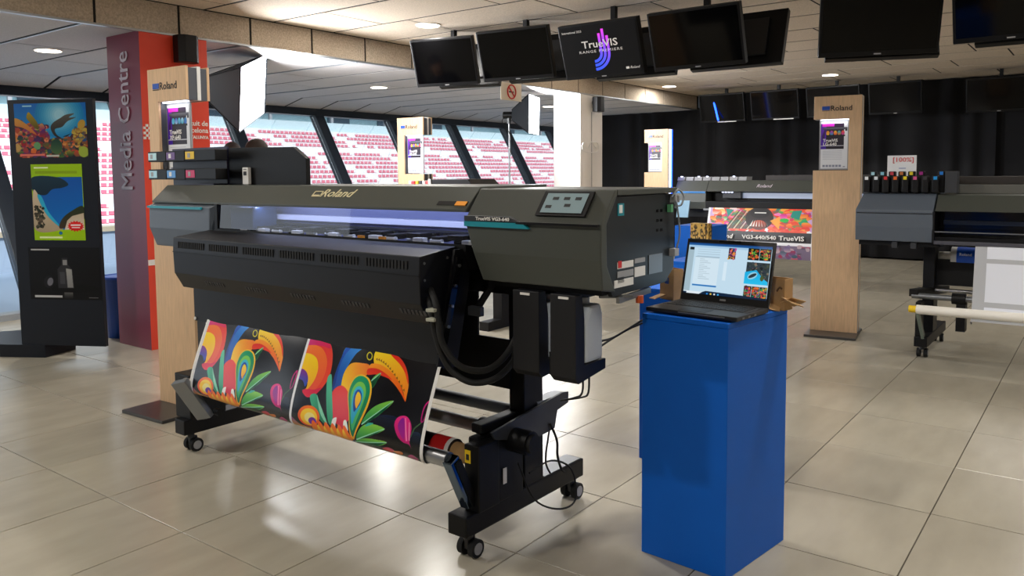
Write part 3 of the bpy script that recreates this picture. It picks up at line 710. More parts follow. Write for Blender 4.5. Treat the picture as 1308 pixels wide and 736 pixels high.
for k in range(22):
    y = 22+9.5*k
    MB().box(-81.6, -81.3, y, y+.35, zt-.1, zt+5.4).build('roof_post', 'concrete_grey', gs)
    if k % 2: MB().box(-84.45, -84.3, y+2, y+5.8, zt+.3, zt+3.6).build('concourse_doorway', 'concourse_dark', gs)
    if k % 4 == 2: MB().box(-84.45, -84.3, y+1.6, y+3, zt+.3, zt+2.6).build('concourse_doorway', 'concourse_dark', gs)
o = MB().box(-81.2, -81.1, 0, 230, zt, zt+1.15).build('glass_balustrade', mat('balustrade', 'bcd4dc', .3), gs)

# ============================================================ HANGING SCREENS
def hanging_screen(bl, br, h, tilt, label, group, on=None, pair=True, back_label=None):
    bl, br = Vector(bl), Vector(br); X = (br-bl); W = X.length; X.normalize(); n0 = Vector((X.y, -X.x, 0))   # outward, towards -Y
    if n0.y > 0: n0 = -n0
    up = (Vector((0, 0, 1))*math.cos(tilt) + n0*math.sin(tilt)).normalized(); nn = X.cross(up); c = (bl+br)/2
    t = thing('hanging_screen', label, 'screen', c + Vector((0, .15, 0)), group)
    def P(a, b, d): return c + X*(a*W/2) + up*(b*h) + nn*d
    MB().obox(P(0, .5, -.035), (X, up, nn), (W/2, h/2, .03)).build('casing', 'tv_body', t, bevel=.006)
    MB().obox(P(0, .5, -.075), (X, up, nn), (W*.33, h*.34, .02)).build('rear_cover', 'tv_back', t, bevel=.008)
    if on is None: MB().obox(P(0, .515, -.0045), (X, up, nn), (W/2-.018, h/2-.026, .0015)).build('display', 'tv_screen', t)
    MB().obox(P(0, .028, -.003), (X, up, nn), (.022, .004, .001)).build('maker_badge', 'silver_grey', t)
    if on is not None:
        m_ = MB(); e = Vector(nn)*.001; m_.quad(P(-.955, .06, -.002), P(.955, .06, -.002), P(.955, .965, -.002), P(-.955, .965, -.002)); m_.build('display', on, t)
    top = c - n0*.16
    MB().box(top.x-.022, top.x+.022, top.y-.022, top.y+.022, c.z+h*.35, CZ).build('ceiling_pole', 'black', t)
    MB().obox((top.x, top.y, c.z+h*.5), ((1, 0, 0), (0, 1, 0), (0, 0, 1)), (.06, .09, .05)).build('tilt_bracket', 'black', t)
    return t, X, up, nn, P
def screen_back(front, bl, br, h, tilt, label, group, dx=.06):
    """its twin on the same pole, facing the other way"""
    bl, br = Vector(bl), Vector(br); X = (br-bl).normalized(); n0 = Vector((X.y, -X.x, 0))
    if n0.y > 0: n0 = -n0
    sh = -n0*.32 + X*dx + Vector((0, 0, .02)); bl2, br2 = bl+sh, br+sh; W = (br2-bl2).length; c = (bl2+br2)/2
    up = (Vector((0, 0, 1))*math.cos(tilt) - n0*math.sin(tilt)).normalized(); nn = X.cross(up)
    t = thing('hanging_screen', label, 'screen', c, group)
    MB().obox(c + up*h/2 + nn*.0, (X, up, nn), (W/2, h/2, .028)).build('casing', 'tv_body', t, bevel=.006)
    MB().obox(c + up*h/2 + nn*.035, (X, up, nn), (W*.33, h*.34, .02)).build('rear_cover', 'tv_back', t, bevel=.008)
    ptop = (bl+br)/2 - n0*.16
    MB().bar(c + up*h*.5, (ptop.x, ptop.y, c.z+h*.45), .04, .05).build('mount_arm', 'black', t)
    return t
tvm = img_mat('event_screen', art_tv(), 0.3, emit=1.6, spec=0.1)
G1 = 'screens hanging in the near row'
TV = [((-5.466, 5.760, 2.250), (-4.835, 5.930, 2.248), 'blank hanging screen at the left end of the near row, softbox mirrored in its corner'),
      ((-4.664, 5.800, 2.253), (-3.951, 5.900, 2.232), 'blank dark hanging screen above the no smoking sign'),
      ((-3.785, 5.840, 2.191), (-3.037, 5.840, 2.199), 'hanging screen showing the purple and blue event emblem'),
      ((-2.962, 5.860, 2.205), (-2.217, 5.860, 2.203), 'blank hanging screen just right of the one showing the emblem'),
      ((-1.616, 5.600, 2.163), (-0.932, 5.860, 2.156), 'large blank hanging screen above the wooden kiosk of the right-hand printer'),
      ((-0.829, 5.700, 2.179), (-0.209, 5.700, 2.183), 'hanging screen at the right edge, cut off by the frame')]
for k, (a, b, lb) in enumerate(TV):
    h = .455 if k < 4 else .50
    z = (a[2]+b[2])/2; a, b = (a[0], a[1], z), (b[0], b[1], z)
    t, X, up, nn, P = hanging_screen(a, b, h, R(19), lb, G1, on=tvm if k == 2 else None)
    if k == 2:
        text('lettering', 'TrueVIS', P(0.02, .615, .001), .082, 'text_white', t, right=X, up=up, xs=1.25, align='CENTER', bold=.001)
        text('lettering', 'RANGE PREMIERE', P(.02, .49, .001), .030, 'text_white', t, right=X, up=up, xs=1.45, align='CENTER', spacing=1.25)
        text('lettering', 'International 2023', P(-.9, .87, .001), .026, 'text_white', t, right=X, up=up)
        text('lettering', 'Roland', P(.68, .14, .001), .030, 'text_white', t, right=X, up=up, shear=.3)
        MB().obox(P(.62, .14, .001), (X, up, nn), (.014, .009, .0006)).build('emblem', 'text_white', t)
    screen_back(t, a, b, h, R(19), ['back-to-back twin hanging behind the leftmost near screen', 'back-to-back twin hanging behind the blank screen over the no smoking sign', 'back-to-back twin hanging behind the screen with the emblem', 'screen back seen edge-on at the right of the fourth hanging screen', 'back-to-back twin behind the large blank screen above the kiosk', 'back-to-back twin behind the screen cut by the right edge'][k], G1, dx=[.09, .10, .12, .17, .07, .08][k])
G2 = 'screens hanging in the far row'
for k, (x0, x1, lb) in enumerate((((-5.626, 12.850, 2.294)[0], (-4.849, 12.850, 2.270)[0], 'dark screen with a blue reflection line, leftmost of the far row'), ((-4.744, 12.850, 2.252)[0], (-3.977, 12.850, 2.216)[0], 'dark screen second from left in the far row'),
        ((-3.858, 12.850, 2.272)[0], (-3.073, 12.850, 2.244)[0], 'dark far screen half hidden behind the top of the wooden kiosk'), ((-2.951, 12.850, 2.226)[0], (-2.231, 12.850, 2.213)[0], 'dark far screen just right of the wooden kiosk top'), ((-1.678, 12.850, 2.250)[0], (-0.885, 12.850, 2.207)[0], 'dark far screen at the right edge above the ink bottle printer'))):
    z = 2.235 if k < 4 else 2.20
    t, X, up, nn, P = hanging_screen((x0, 12.85, z), (x1, 12.85, z), .47, R(14), lb, G2)
    if k in (0, 1): MB().obox(P(.35 if k else .2, .015, .004), (X, up, nn), (.16, .006, .002)).build('lit_lower_edge', 'white', t)
MB_ = MB().bar((-5.362, 12.780, 2.563), (-5.267, 12.740, 2.259), .02, .02); tag(MB_.build('blue_reflection', 'glow_blue'), 'thin glowing bar as a blue reflection slanting across the leftmost far screen', 'reflection')  # glowing bar stands in for a reflection on the screen

# ============================================================ SOFTBOX LIGHTS
def softbox(c, n, w, h, depth, stand, label, power, roll=0.0):
    c, n = Vector(c), Vector(n).normalized(); s = Vector((0, 0, 1)).cross(n).normalized(); u = n.cross(s)
    s, u = s*math.cos(roll)+u*math.sin(roll), u*math.cos(roll)-s*math.sin(roll)
    t = thing('softbox_light', label, 'studio light', (stand[0], stand[1], 0))
    F = [c + s*(a*w/2) + u*(b*h/2) for a, b in ((-1, -1), (1, -1), (1, 1), (-1, 1))]
    MB().quad(*F).build('diffuser', 'softbox_face', t)
    B = [c - n*depth + s*(a*.07) + u*(b*.07) for a, b in ((-1, -1), (1, -1), (1, 1), (-1, 1))]
    Fo = [p + (p-c).normalized()*.008 + n*.012 for p in F]; Fi = [p - n*.004 for p in F]
    m_ = MB(); m_.add(Fo + B, [(0, 1, 5, 4), (1, 2, 6, 5), (2, 3, 7, 6), (3, 0, 4, 7), (4, 5, 6, 7)]); m_.add(Fo + Fi, [(i, 4+i, 4+(i+1) % 4, (i+1) % 4) for i in range(4)])
    m_.build('fabric_hood', 'softbox_black', t)
    MB().cyl(c-n*depth, c-n*(depth+.14), .05, 14).build('lamp_head', 'black', t)
    for p, q in zip(F, B): MB().tube([p, q], .006, 5).build('hood_rod', 'black', t)
    top = c - n*(depth+.06) - Vector((0, 0, .07))
    MB().bar(top + Vector((0, 0, .07)), top - Vector((0, 0, .05)), .03, .05).build('swivel_bracket', 'steel_dull', t)
    ft = Vector((top.x, top.y, .35))
    MB().cyl(top - Vector((0, 0, .04)), ft + Vector((0, 0, .75)), .012, 10).build('upper_pole', 'steel', t)
    MB().cyl(ft + Vector((0, 0, .8)), ft - Vector((0, 0, .3)), .016, 10).build('lower_pole', 'black', t)
    for k in range(3):
        a = 2*math.pi*k/3+.3; MB().tube([ft + Vector((0, 0, .12)), (ft.x+.42*math.cos(a), ft.y+.42*math.sin(a), .012)], .010, 6).build('leg', 'black', t)
    MB().tube([c-n*(depth+.1), c-n*(depth+.16)-Vector((0, 0, .1)), top+Vector((.05, 0, -.25)), top+Vector((.02, 0, -.5))], .005, 5, 5).build('mains_cable', 'black', t)
    l = bpy.data.lights.new('softbox_lamp', 'AREA'); l.shape = 'RECTANGLE'; l.size = w*.95; l.size_y = h*.95; l.energy = power; l.color = (.95, .97, 1.0)
    o = bpy.data.objects.new('softbox_lamp', l); COL.objects.link(o); o.parent = t
    o.matrix_local = Matrix(((s.x, u.x, n.x, c.x+n.x*.02-stand[0]), (s.y, u.y, n.y, c.y+n.y*.02-stand[1]), (s.z, u.z, n.z, c.z+n.z*.02), (0, 0, 0, 1))) @ Matrix.Rotation(math.pi, 4, 'X')
    return t
SB1 = (-6.503, 4.620, 2.194)
softbox(SB1, (.76, .64, -.14), .84, .58, .46, (SB1[0]-.35, SB1[1]-.25), 'lit softbox lamp on a stand between the red pillar and the windows', 90, roll=.28)
SB2 = (-6.471, 9.150, 2.217)
softbox(SB2, (.93, .36, -.02), .62, .52, .30, (SB2[0]-.3, SB2[1]-.15), 'lit softbox lamp on a thin stand just left of the white pillar', 75)
# ============================================================ KIOSKS
sheet_m = [img_mat('info_sheet_%d' % i, art_sheet(i), 0.4) for i in (0, 1, 2)]
def kiosk(loc, rz, s, label, which, title, blue_edge=False):
    """s=+1: notch open to the left, -1: to the right"""
    t = thing('display_kiosk', label, 'kiosk', (0, 0, 0), group='wooden display kiosks')
    c = [(-.19, .02), (.19, .02), (.19, 2.04), (-.19, 2.04), (-.19, 1.845), (.09, 1.845), (.09, 1.41), (-.19, 1.41)]
    c = [(x*s, z) for x, z in c]; ci = [(x*.985, min(max(z, .02), 2.03)) for x, z in c]
    MB().prism(c, 'y', 0, .018).build('front_board', 'wood', t, bevel=.0015, seg=1)
    MB().prism(ci, 'y', .0182, .075).build('grey_core', 'kiosk_grey', t)
    MB().prism(c, 'y', .0752, .098).build('white_spine', 'led_white' if False else 'white', t)
    MB().prism(ci, 'y', .0982, .14).build('grey_core', 'kiosk_grey', t)
    MB().prism(c, 'y', .1402, .158).build('rear_board', 'wood', t, bevel=.0015, seg=1)
    xa, xb = sorted((-.150*s, .0895*s))
    MB().box(xa, xb, .052, .060, 1.415, 1.838).build('sheet_holder', 'silver_grey', t)
    m_ = MB(); ya = .0505; m_.quad((xa+.012, ya, 1.425), (xb-.012, ya, 1.425), (xb-.012, ya, 1.825), (xa+.012, ya, 1.825)); m_.build('info_sheet', sheet_m[which], t)
    for k, ln in enumerate(title): text('lettering', ln, (xa+.03, .0495, 1.665-.032*k), .036, 'text_white', t, bold=.0008)
    MB().box(xa+.01, xb-.005, .022, .05, 1.838, 1.8445).build('lamp_strip', 'led_white', t)
    l = bpy.data.lights.new('strip_lamp', 'AREA'); l.shape = 'RECTANGLE'; l.size = .2; l.size_y = .02; l.energy = .12
    o = bpy.data.objects.new('strip_lamp', l); COL.objects.link(o); o.parent = t; o.location = ((xa+xb)/2, .03, 1.834)
    e = -.125 if s > 0 else -.135
    MB().box(e, e+.062, -.003, 0, 1.922, 1.954).build('blue_emblem', 'blue_plastic', t); MB().box(e, e+.062, -.0032, 0, 1.914, 1.918).build('emblem_line', 'text_black', t)
    text('lettering', 'Roland', (e+.066, -.001, 1.934), .062, 'text_black', t, bold=.0006)
    MB().box(-.205, .205, -.24, .27, 0, .02).build('base_plate', 'kiosk_base', t, bevel=.003)
    if blue_edge:
        MB().box(.1905, .197, .03, .09, .05, 2.03).build('blue_edge_light', 'led_white', t)
        MB().box(.192, .205, .095, .12, .05, 2.03).build('blue_glow_strip', 'glow_blue', t)
    t.location = loc; t.rotation_euler = (0, 0, rz)
    return t
kiosk((-4.475, 2.585, 0), R(3), -1, 'wooden kiosk in front of the red pillar, partly behind the main printer', 1, ('TrueVIS', 'XP-640'))
kiosk((-6.31, 6.52, 0), R(3), -1, 'wooden kiosk in front of the stadium windows, only its top above the main printer', 0, ('TrueVIS', 'AP-640'))
kiosk((-5.40, 10.75, 0), R(2), 1, 'wooden kiosk edged with a bright blue light in front of the black curtain', 2, ('TrueVIS', 'MG-640'), True)
kiosk((-1.885, 7.125, 0), R(8), 1, 'tall wooden kiosk on a grey floor plate beside the right-hand printer', 0, ('TrueVIS', 'LG-640'))

# ============================================================ POSTER BOARD, BIN
A_, B_ = Vector((-6.79, 2.636, 0)), Vector((-6.152, 2.975, 0)); bx = (B_-A_).normalized(); bn = Vector((bx.y, -bx.x, 0)); lean = R(2.2)
bu = (Vector((0, 0, 1))*math.cos(lean) - bn*math.sin(lean)*.35 - bx*math.sin(lean)*.5).normalized()
bd = thing('poster_board', 'tall dark navy board with three posters, left of the red pillar', 'board', ((A_+B_)/2))
def BP(u, v, d=0.0):   # u along the board 0..W, v height
    return A_ + Vector((0, 0, .10)) + bx*u + bu*v + bn*d
W_, H_ = (B_-A_).length, 1.90
m_ = MB(); m_.add([BP(u, v, d) for v in (0, H_) for d in (0, -.035) for u in (0, W_)], [(0, 1, 3, 2), (4, 6, 7, 5), (0, 4, 5, 1), (1, 5, 7, 3), (3, 7, 6, 2), (2, 6, 4, 0)])
m_.build('panel', 'navy_board', bd, bevel=.002)
def poster(name, im, u0, u1, v0, v1, lab):
    mm = img_mat(name, im**1.25, 0.4, spec=.25); m_ = MB(); m_.quad(BP(u0, v0, .002), BP(u1, v0, .002), BP(u1, v1, .002), BP(u0, v1, .002)); o = m_.build(name, mm, bd); o['label'] = lab
poster('reef_poster', art_reef(), .055, .665, 1.455, 1.87, 'coral reef poster with turtle and fish')
poster('beach_poster', art_beach(), .17, .605, .82, 1.405, 'lime green framed poster of a blue bay and beach')
poster('bottle_poster', art_bottle(), .105, .715, .36, .765, 'black poster with a dark bottle')
for dz in (0,): MB().bar(BP(.1, .25, -.06), BP(.1, 1.5, -.06), .03, .03).build('rear_batten', 'black_matte', bd)
MB().bar(BP(.62, .0, -.06), BP(.62, 1.5, -.06), .03, .03).build('rear_batten', 'black_matte', bd)
MB().prism([(-6.94+.33, 2.729), (-6.738, 3.017), (-7.35, 3.05), (-7.55, 2.72), (-6.94, 2.533)], 'z', 0, .10).build('floor_base', 'navy_board', bd, bevel=.004)
bi = thing('waste_bin', 'blue plastic bin half hidden behind the red pillar', 'bin', (-6.955, 3.53, 0))
m_ = MB(); n = 20; rings = [(.13, 0), (.165, .52), (.175, .52), (.175, .54), (.16, .54), (.12, .03)]
for r, z in rings: m_.v += [(-6.955+r*math.cos(2*math.pi*i/n), 3.53+r*math.sin(2*math.pi*i/n), z) for i in range(n)]
for j in range(len(rings)-1):
    for i in range(n): m_.f.append((j*n+i, j*n+(i+1) % n, (j+1)*n+(i+1) % n, (j+1)*n+i)); m_.sm.add(len(m_.f)-1)
m_.f.append(tuple(range(n))[::-1]); m_.build('tub', 'blue_plastic', bi)
MB().cyl((-6.955, 3.53, .52), (-6.955, 3.53, .535), .182, 24).build('rim', 'blue_plastic', bi)

# ============================================================ PEOPLE (only their heads show over the main printer)
def person(x, y, rz, hgt, label):
    t = thing('person', label, 'person', (0, 0, 0), group='people behind the main printer')
    k = hgt/1.75
    V = [(0, 0, .95), (0, .01, 1.12), (0, 0, 1.32), (0, 0, 1.45), (0, -.01, 1.53),
         (.17, 0, 1.40), (.24, .01, 1.15), (.25, -.10, .93), (.24, -.15, .86), (-.17, 0, 1.40), (-.24, .01, 1.15), (-.25, -.10, .93), (-.24, -.15, .86),
         (.09, 0, .90), (.11, -.01, .50), (.11, .02, .09), (.12, -.13, .05), (-.09, 0, .90), (-.11, -.01, .50), (-.11, .02, .09), (-.12, -.13, .05)]
    E = [(0, 1), (1, 2), (2, 3), (3, 4), (3, 5), (5, 6), (6, 7), (7, 8), (3, 9), (9, 10), (10, 11), (11, 12), (0, 13), (13, 14), (14, 15), (15, 16), (0, 17), (17, 18), (18, 19), (19, 20)]
    rr = [.14, .13, .15, .09, .055, .065, .05, .04, .035, .065, .05, .04, .035, .095, .065, .045, .04, .095, .065, .045, .04]
    me = bpy.data.meshes.new('clothed_body'); me.from_pydata([Vector(v)*k for v in V], E, []); me.update()
    o = bpy.data.objects.new('clothed_body', me); COL.objects.link(o)
    md = o.modifiers.new('skin', 'SKIN')
    for i, r in enumerate(rr): me.skin_vertices[0].data[i].radius = (r*k*1.05, r*k*.8 if i < 4 else r*k)
    me.skin_vertices[0].data[0].use_root = True
    o.modifiers.new('sub', 'SUBSURF').levels = 1
    dg = bpy.context.evaluated_depsgraph_get(); nm = bpy.data.meshes.new_from_object(o.evaluated_get(dg)); bpy.data.objects.remove(o)
    nm.materials.clear(); nm.materials.append(_M['cloth_dark']); nm.name = 'clothed_body'
    for p in nm.polygons: p.use_smooth = True
    link('clothed_body', nm, t)
    hd = MB(); c = Vector((0, -.015, 1.635))*k
    hd.ell(c, (.075*k, .095*k, .115*k), 20, 16); hd.ell(c+Vector((0, -.098, -.012))*k, (.012*k, .018*k, .022*k), 8, 6)
    for sx in (-1, 1): hd.ell(c+Vector((.076*sx, .008, -.005))*k, (.010*k, .02*k, .03*k), 8, 6)
    hd.cyl(c-Vector((0, -.01, .17))*k, c-Vector((0, 0, .06))*k, .05*k, 14)
    hd.build('head', 'skin', t)
    ey = MB()
    for sx in (-1, 1): ey.ell(c+Vector((.03*sx, -.088, .005))*k, (.011*k, .008*k, .006*k), 8, 6)
    ey.ell(c+Vector((0, -.093, -.06))*k, (.022*k, .006*k, .005*k), 8, 6); ey.build('eyes_and_mouth', 'hair', t)
    hm = MB(); hm.ell(c+Vector((0, .012, .028))*k, (.082*k, .098*k, .102*k), 20, 16); hm.build('hair', 'hair', t)
    t.location = (x, y, 0); t.rotation_euler = (0, 0, rz)
    hb = MB()
    for sx in (-1, 1):
        for f in range(4): hb.tube([Vector((.24*sx+.012*(f-1.5), -.15, .86))*k, Vector((.24*sx+.014*(f-1.5), -.18, .82))*k, Vector((.24*sx+.013*(f-1.5), -.175, .775-.006*abs(f-1.2)))*k], .0085*k, 6)
        hb.tube([Vector((.235*sx, -.14, .86))*k, Vector((.205*sx, -.18, .835))*k, Vector((.20*sx, -.19, .805))*k], .010*k, 6)
        hb.ell(Vector((.24*sx, -.155, .845))*k, (.03*k, .022*k, .04*k), 10, 8)
    hb.build('hands', 'skin', t)
pp = (-5.679, 4.050, 1.691); person(pp[0], pp[1], R(150), 1.70, 'person with short brown hair, head top above the right end of the black ink cabinet')
pp = (-6.837, 4.600, 1.728); person(pp[0], pp[1], R(200), 1.72, 'person with dark hair, head top just below the lit softbox')

# ============================================================ MAIN PRINTER
A0 = -0.0221
pr = thing('large_format_printer', 'large grey printer on black wheeled stand printing toucans, in the foreground', 'printer', (-2.85, 2.5, 0), rz=A0)
# hood
MB().prism([(2.19, 1.262), (2.19, 1.272), (2.28, 1.355), (2.70, 1.357), (2.70, 1.26), (2.66, 1.26), (2.66, 1.33), (2.30, 1.33), (2.235, 1.262)], 'x', -4.185, -1.935).build('top_hood', 'hood', pr, bevel=.003)
MB().box(-4.17, -1.93, 2.64, 2.70, 1.0, 1.27).build('rear_body', 'black', pr)
hb_ = MB(); hb_.obox((-2.02, 2.212, 1.293), ((1, 0, 0), (0, .735, .678), (0, -.678, .735)), (.075, .010, .001)); hb_.build('sensor_strip', 'black', pr)
MB().obox((-1.975, 2.2095, 1.2925), ((1, 0, 0), (0, .735, .678), (0, -.678, .735)), (.026, .0105, .002)).build('warning_sticker', 'orange', pr)
nrm = Vector((0, -.678, .735)); upv = Vector((0, .735, .678))
lp = Vector((-2.676, 2.235, 1.314)); text('lettering', 'Roland', Vector((lp.x+.06, 2.2435, 1.3225)), .066, 'text_gold', pr, up=upv, shear=.30, bold=.0004, align='RIGHT', xs=1.12)
m_ = MB()
for (a, b, c, d) in ((0, .058, .030, .034), (0, .004, 0, .034), (.054, .058, .010, .034), (0, .056, 0, .005), (.0, .05, .006, .010)):
    bl_ = Vector((lp.x-.20, 2.2435, 1.3225)) - upv*.02
    m_.obox(bl_ + Vector((1, 0, 0))*((a+b)/2) + upv*((c+d)/2), ((1, 0, 0), upv, nrm), ((b-a)/2, (d-c)/2, .0012))
m_.build('hood_emblem', 'text_gold', pr)
# shadowed marks under the ink unit, left end
# left cover
def cap_loft(poly, x0, x1, fx0=None, fx1=None):
    n = len(poly); vs = [((fx0(p) if fx0 else x0), p[0], p[1]) for p in poly] + [((fx1(p) if fx1 else x1), p[0], p[1]) for p in poly]
    return MB().add(vs, [tuple(range(n))[::-1], tuple(range(n, 2*n))] + [(i, (i+1) % n, n+(i+1) % n, n+i) for i in range(n)])
cap_loft([(2.185, 1.035), (2.169, 1.13), (2.172, 1.25), (2.205, 1.262), (2.64, 1.262), (2.64, 1.02)], -4.19, -3.575, fx0=lambda p: -4.185 if p[1] > 1.06 else -4.145, fx1=lambda p: -3.60 if p[0] < 2.2 else -3.572).build('left_cover', 'cover_blue', pr, bevel=.006)
MB().box(-4.18, -3.66, 2.158, 2.17, 1.236, 1.248).build('teal_stripe', 'teal', pr)
MB().box(-3.572, -3.545, 2.18, 2.45, 1.03, 1.265).build('window_jamb', 'black', pr, bevel=.003)
# head cover right
prof = [(2.180, 1.022), (2.170, 1.12), (2.172, 1.236), (2.262, 1.346), (2.30, 1.346), (2.268, 1.322), (2.205, 1.235), (2.208, 1.10), (2.262, 1.008)]
cap_loft(prof, -1.925, -1.345, fx0=lambda p: -1.925+max(0, 1.236-p[1])*.36).build('head_cover', 'hood', pr, bevel=.004)
MB().prism([(2.215, 1.0), (2.215, 1.235), (2.285, 1.325), (2.68, 1.325), (2.68, 1.0)], 'x', -1.85, -1.37).build('head_core', 'black', pr)
MB().box(-1.93, -1.343, 2.27, 2.70, 1.327, 1.347).build('head_top', 'hood', pr, bevel=.003)
MB().box(-1.68, -1.35, 2.158, 2.17, 1.229, 1.237).build('cover_seam', 'black', pr)
m_ = MB().prism([(-1.918, 1.232), (-1.655, 1.232), (-1.625, 1.213), (-1.918, 1.214)], 'y', 2.160, 2.172); m_.build('teal_stripe', 'teal', pr)
m_ = MB().prism([(-1.92, 1.252), (-1.72, 1.252), (-1.66, 1.234), (-1.92, 1.233)], 'y', 2.164, 2.19); m_.build('name_band', 'dark_grey', pr)
text('lettering', 'TrueVIS VG3-640', (-1.865, 2.1625, 1.2425), .017, 'text_white', pr, xs=1.25, bold=.0003)
tl, tr, br_, bl_ = [Vector(v) for v in ((-1.590, 2.248, 1.333), (-1.438, 2.248, 1.329), (-1.440, 2.195, 1.266), (-1.592, 2.195, 1.268))]
pc = Vector(((tl.x+tr.x+br_.x+bl_.x)/4, 2.2195, 1.2965)); hw = .083
n2 = Vector((0, -.774, .633)); u2 = Vector((0, .633, .774))
MB().obox(pc+n2*.004, ((1, 0, 0), u2, n2), (hw+.018, .052, .004)).build('screen_bezel', 'black', pr, bevel=.002)
m_ = MB(); c4 = [pc+n2*.0088+Vector((a*hw, 0, 0))+u2*(b*.041) for a, b in ((-1, -1), (1, -1), (1, 1), (-1, 1))]; m_.quad(*c4); tsx = m_.build('touch_screen', mat('touch', '7a8a8c', .25, emit='72868a', estr=.35), pr)
m_ = MB()
for (a, b) in ((-.5, .45), (0.05, .45), (.6, .45), (.2, -.25), (-.7, -.4)): m_.obox(pc+n2*.0095+Vector((a*hw, 0, 0))+u2*(b*.041), ((1, 0, 0), u2, n2), (.012, .006, .0004))
m_.build('screen_icons', 'text_black', pr)['kind'] = 'stuff'
# right side panel with stickers
MB().prism([(2.262, 1.322), (2.70, 1.324), (2.70, 1.05), (2.63, 1.0), (2.26, .992), (2.20, 1.10), (2.20, 1.235)], 'x', -1.372, -1.356).build('side_panel', 'side_dark', pr, bevel=.002)
def side_rect(name, x0, y0, x1, y1, m, lab=None, d=.0015):
    pass
for (nm, p, q, m) in (('safety_label', (-1.354, 2.291, 1.300), (-1.354, 2.330, 1.259), 'teal'), ('rating_label', (-1.354, 2.289, 1.111), (-1.354, 2.394, 1.075), 'white'), ('rating_label', (-1.354, 2.289, 1.080), (-1.354, 2.394, 1.045), 'silver_grey'),
        ('rating_label', (-1.354, 2.269, 1.053), (-1.354, 2.394, 1.012), 'white'), ('rating_label', (-1.354, 2.404, 1.111), (-1.354, 2.476, 1.086), 'silver_grey'), ('rating_label', (-1.354, 2.404, 1.087), (-1.354, 2.477, 1.033), 'white'), ('power_inlet', (-1.354, 2.504, 1.119), (-1.354, 2.605, 1.034), 'steel_dull')):
    y0, y1 = sorted((p[1], q[1])); z0, z1 = sorted((p[2], q[2]))
    if nm != 'safety_label': zc, zh = (z0+z1)/2, (z1-z0)/2*(.62 if nm != 'power_inlet' else .8); z0, z1 = zc-zh, zc+zh
    MB().box(-1.357, -1.3535, y0, y1, z0, z1).build(nm, m, pr)
pa, pb = (-1.352, 2.298, 1.295), (-1.352, 2.318, 1.271); MB().box(-1.354, -1.3525, min(pa[1], pb[1]), max(pa[1], pb[1]), min(pa[2], pb[2])-.003, max(pa[2], pb[2])).build('label_symbol', 'white', pr)
pa, pb = (-1.352, 2.291, 1.108), (-1.352, 2.314, 1.085); MB().box(-1.354, -1.3525, min(pa[1], pb[1]), max(pa[1], pb[1]), min(pa[2], pb[2]), max(pa[2], pb[2])).build('red_warning_mark', 'red', pr)
m_ = MB()
for (x, y) in ((797, 338), (803, 338), (792, 349), (799, 349), (805, 349), (789, 361), (795, 361), (802, 361), (814, 342), (820, 342), (814, 348), (820, 348)):
    pass
for i in range(5):
    m_.box(-1.3538, -1.3528, 2.29, 2.33, 1.036+.004*i, 1.0375+.004*i)
m_.build('label_print', 'dark_grey', pr)
for k in range(6):
    pz = 1.09 + .035*(k % 3); MB().box(-1.357, -1.3545, 2.56+.03*(k//3), 2.575+.03*(k//3), pz+.1, pz+.11).build('vent_screw', 'black_gloss', pr)
# window: glass, back wall, rail, lamp, pinch rollers
MB().add([(x, y, z) for (y, z) in ((2.186, 1.148), (2.192, 1.264)) for x in (-3.545, -1.92)], [(0, 1, 3, 2)]).build('front_window', 'printer_glass', pr)
MB().box(-3.56, -1.92, 2.43, 2.445, 1.05, 1.33).build('inner_wall', mat('inner', '7880a8', .35, metal=.3), pr)
MB().box(-3.55, -1.92, 2.385, 2.43, 1.186, 1.212).build('carriage_rail', mat('rail_white', 'd8dcee', .3), pr, bevel=.002)
MB().box(-3.55, -1.92, 2.375, 2.40, 1.165, 1.172).build('drive_belt', 'dark_grey', pr)
MB().box(-3.55, -1.92, 2.30, 2.315, 1.275, 1.283).build('inner_lamp', 'led_soft', pr)
MB().box(-3.55, -1.92, 2.41, 2.43, 1.118, 1.182).build('feed_guide', mat('lilac', '8c92c8', .3, metal=.2), pr)
for k in range(30): MB().box(-3.52+.053*k, -3.492+.053*k, 2.402, 2.41, 1.128, 1.158).build('guide_roller', 'rail_navy2' if k % 2 else 'steel', pr)
MB().box(-3.53, -3.34, 2.24, 2.38, 1.14, 1.25).build('print_carriage', mat('carriage', '34486a', .2), pr, bevel=.008)
l = bpy.data.lights.new('inner_lamp_light', 'AREA'); l.shape = 'RECTANGLE'; l.size = 1.5; l.size_y = .02; l.energy = 1.6; l.color = (.72, .78, 1)
o = bpy.data.objects.new('inner_lamp_light', l); COL.objects.link(o); o.parent = pr; o.location = (-2.73+2.85, 2.27-2.5, 1.254); o.rotation_euler = (R(28), 0, 0)
MB().prism([(2.17, 1.12), (2.17, 1.146), (2.24, 1.136), (2.43, 1.115), (2.43, 1.05), (2.2, 1.05)], 'x', -3.56, -1.92).build('platen', 'black', pr)
for k in range(12):
    x = -3.42 + .128*k
    MB().box(x-.024, x+.024, 2.245, 2.36, 1.140, 1.160).build('pinch_arm', 'black', pr, bevel=.003)
    MB().cyl((x-.03, 2.25, 1.142), (x+.03, 2.25, 1.142), .009, 10).build('pinch_roller', ['white', 'steel', 'white', 'rubber'][k % 4], pr)
    if k % 2 == 1: MB().box(x+.040, x+.095, 2.205, 2.235, 1.133, 1.156).build('media_clip', 'white', pr, bevel=.003)
    if k in (7, 8): MB().box(x-.02, x+.01, 2.20, 2.215, 1.138, 1.152).build('caution_tag', 'orange', pr)
for k in range(5):
    x = -2.9 + .22*k; MB().box(x-.045, x+.03, 2.230, 2.30, 1.150, 1.170).build('pinch_lever', 'black', pr, bevel=.003)
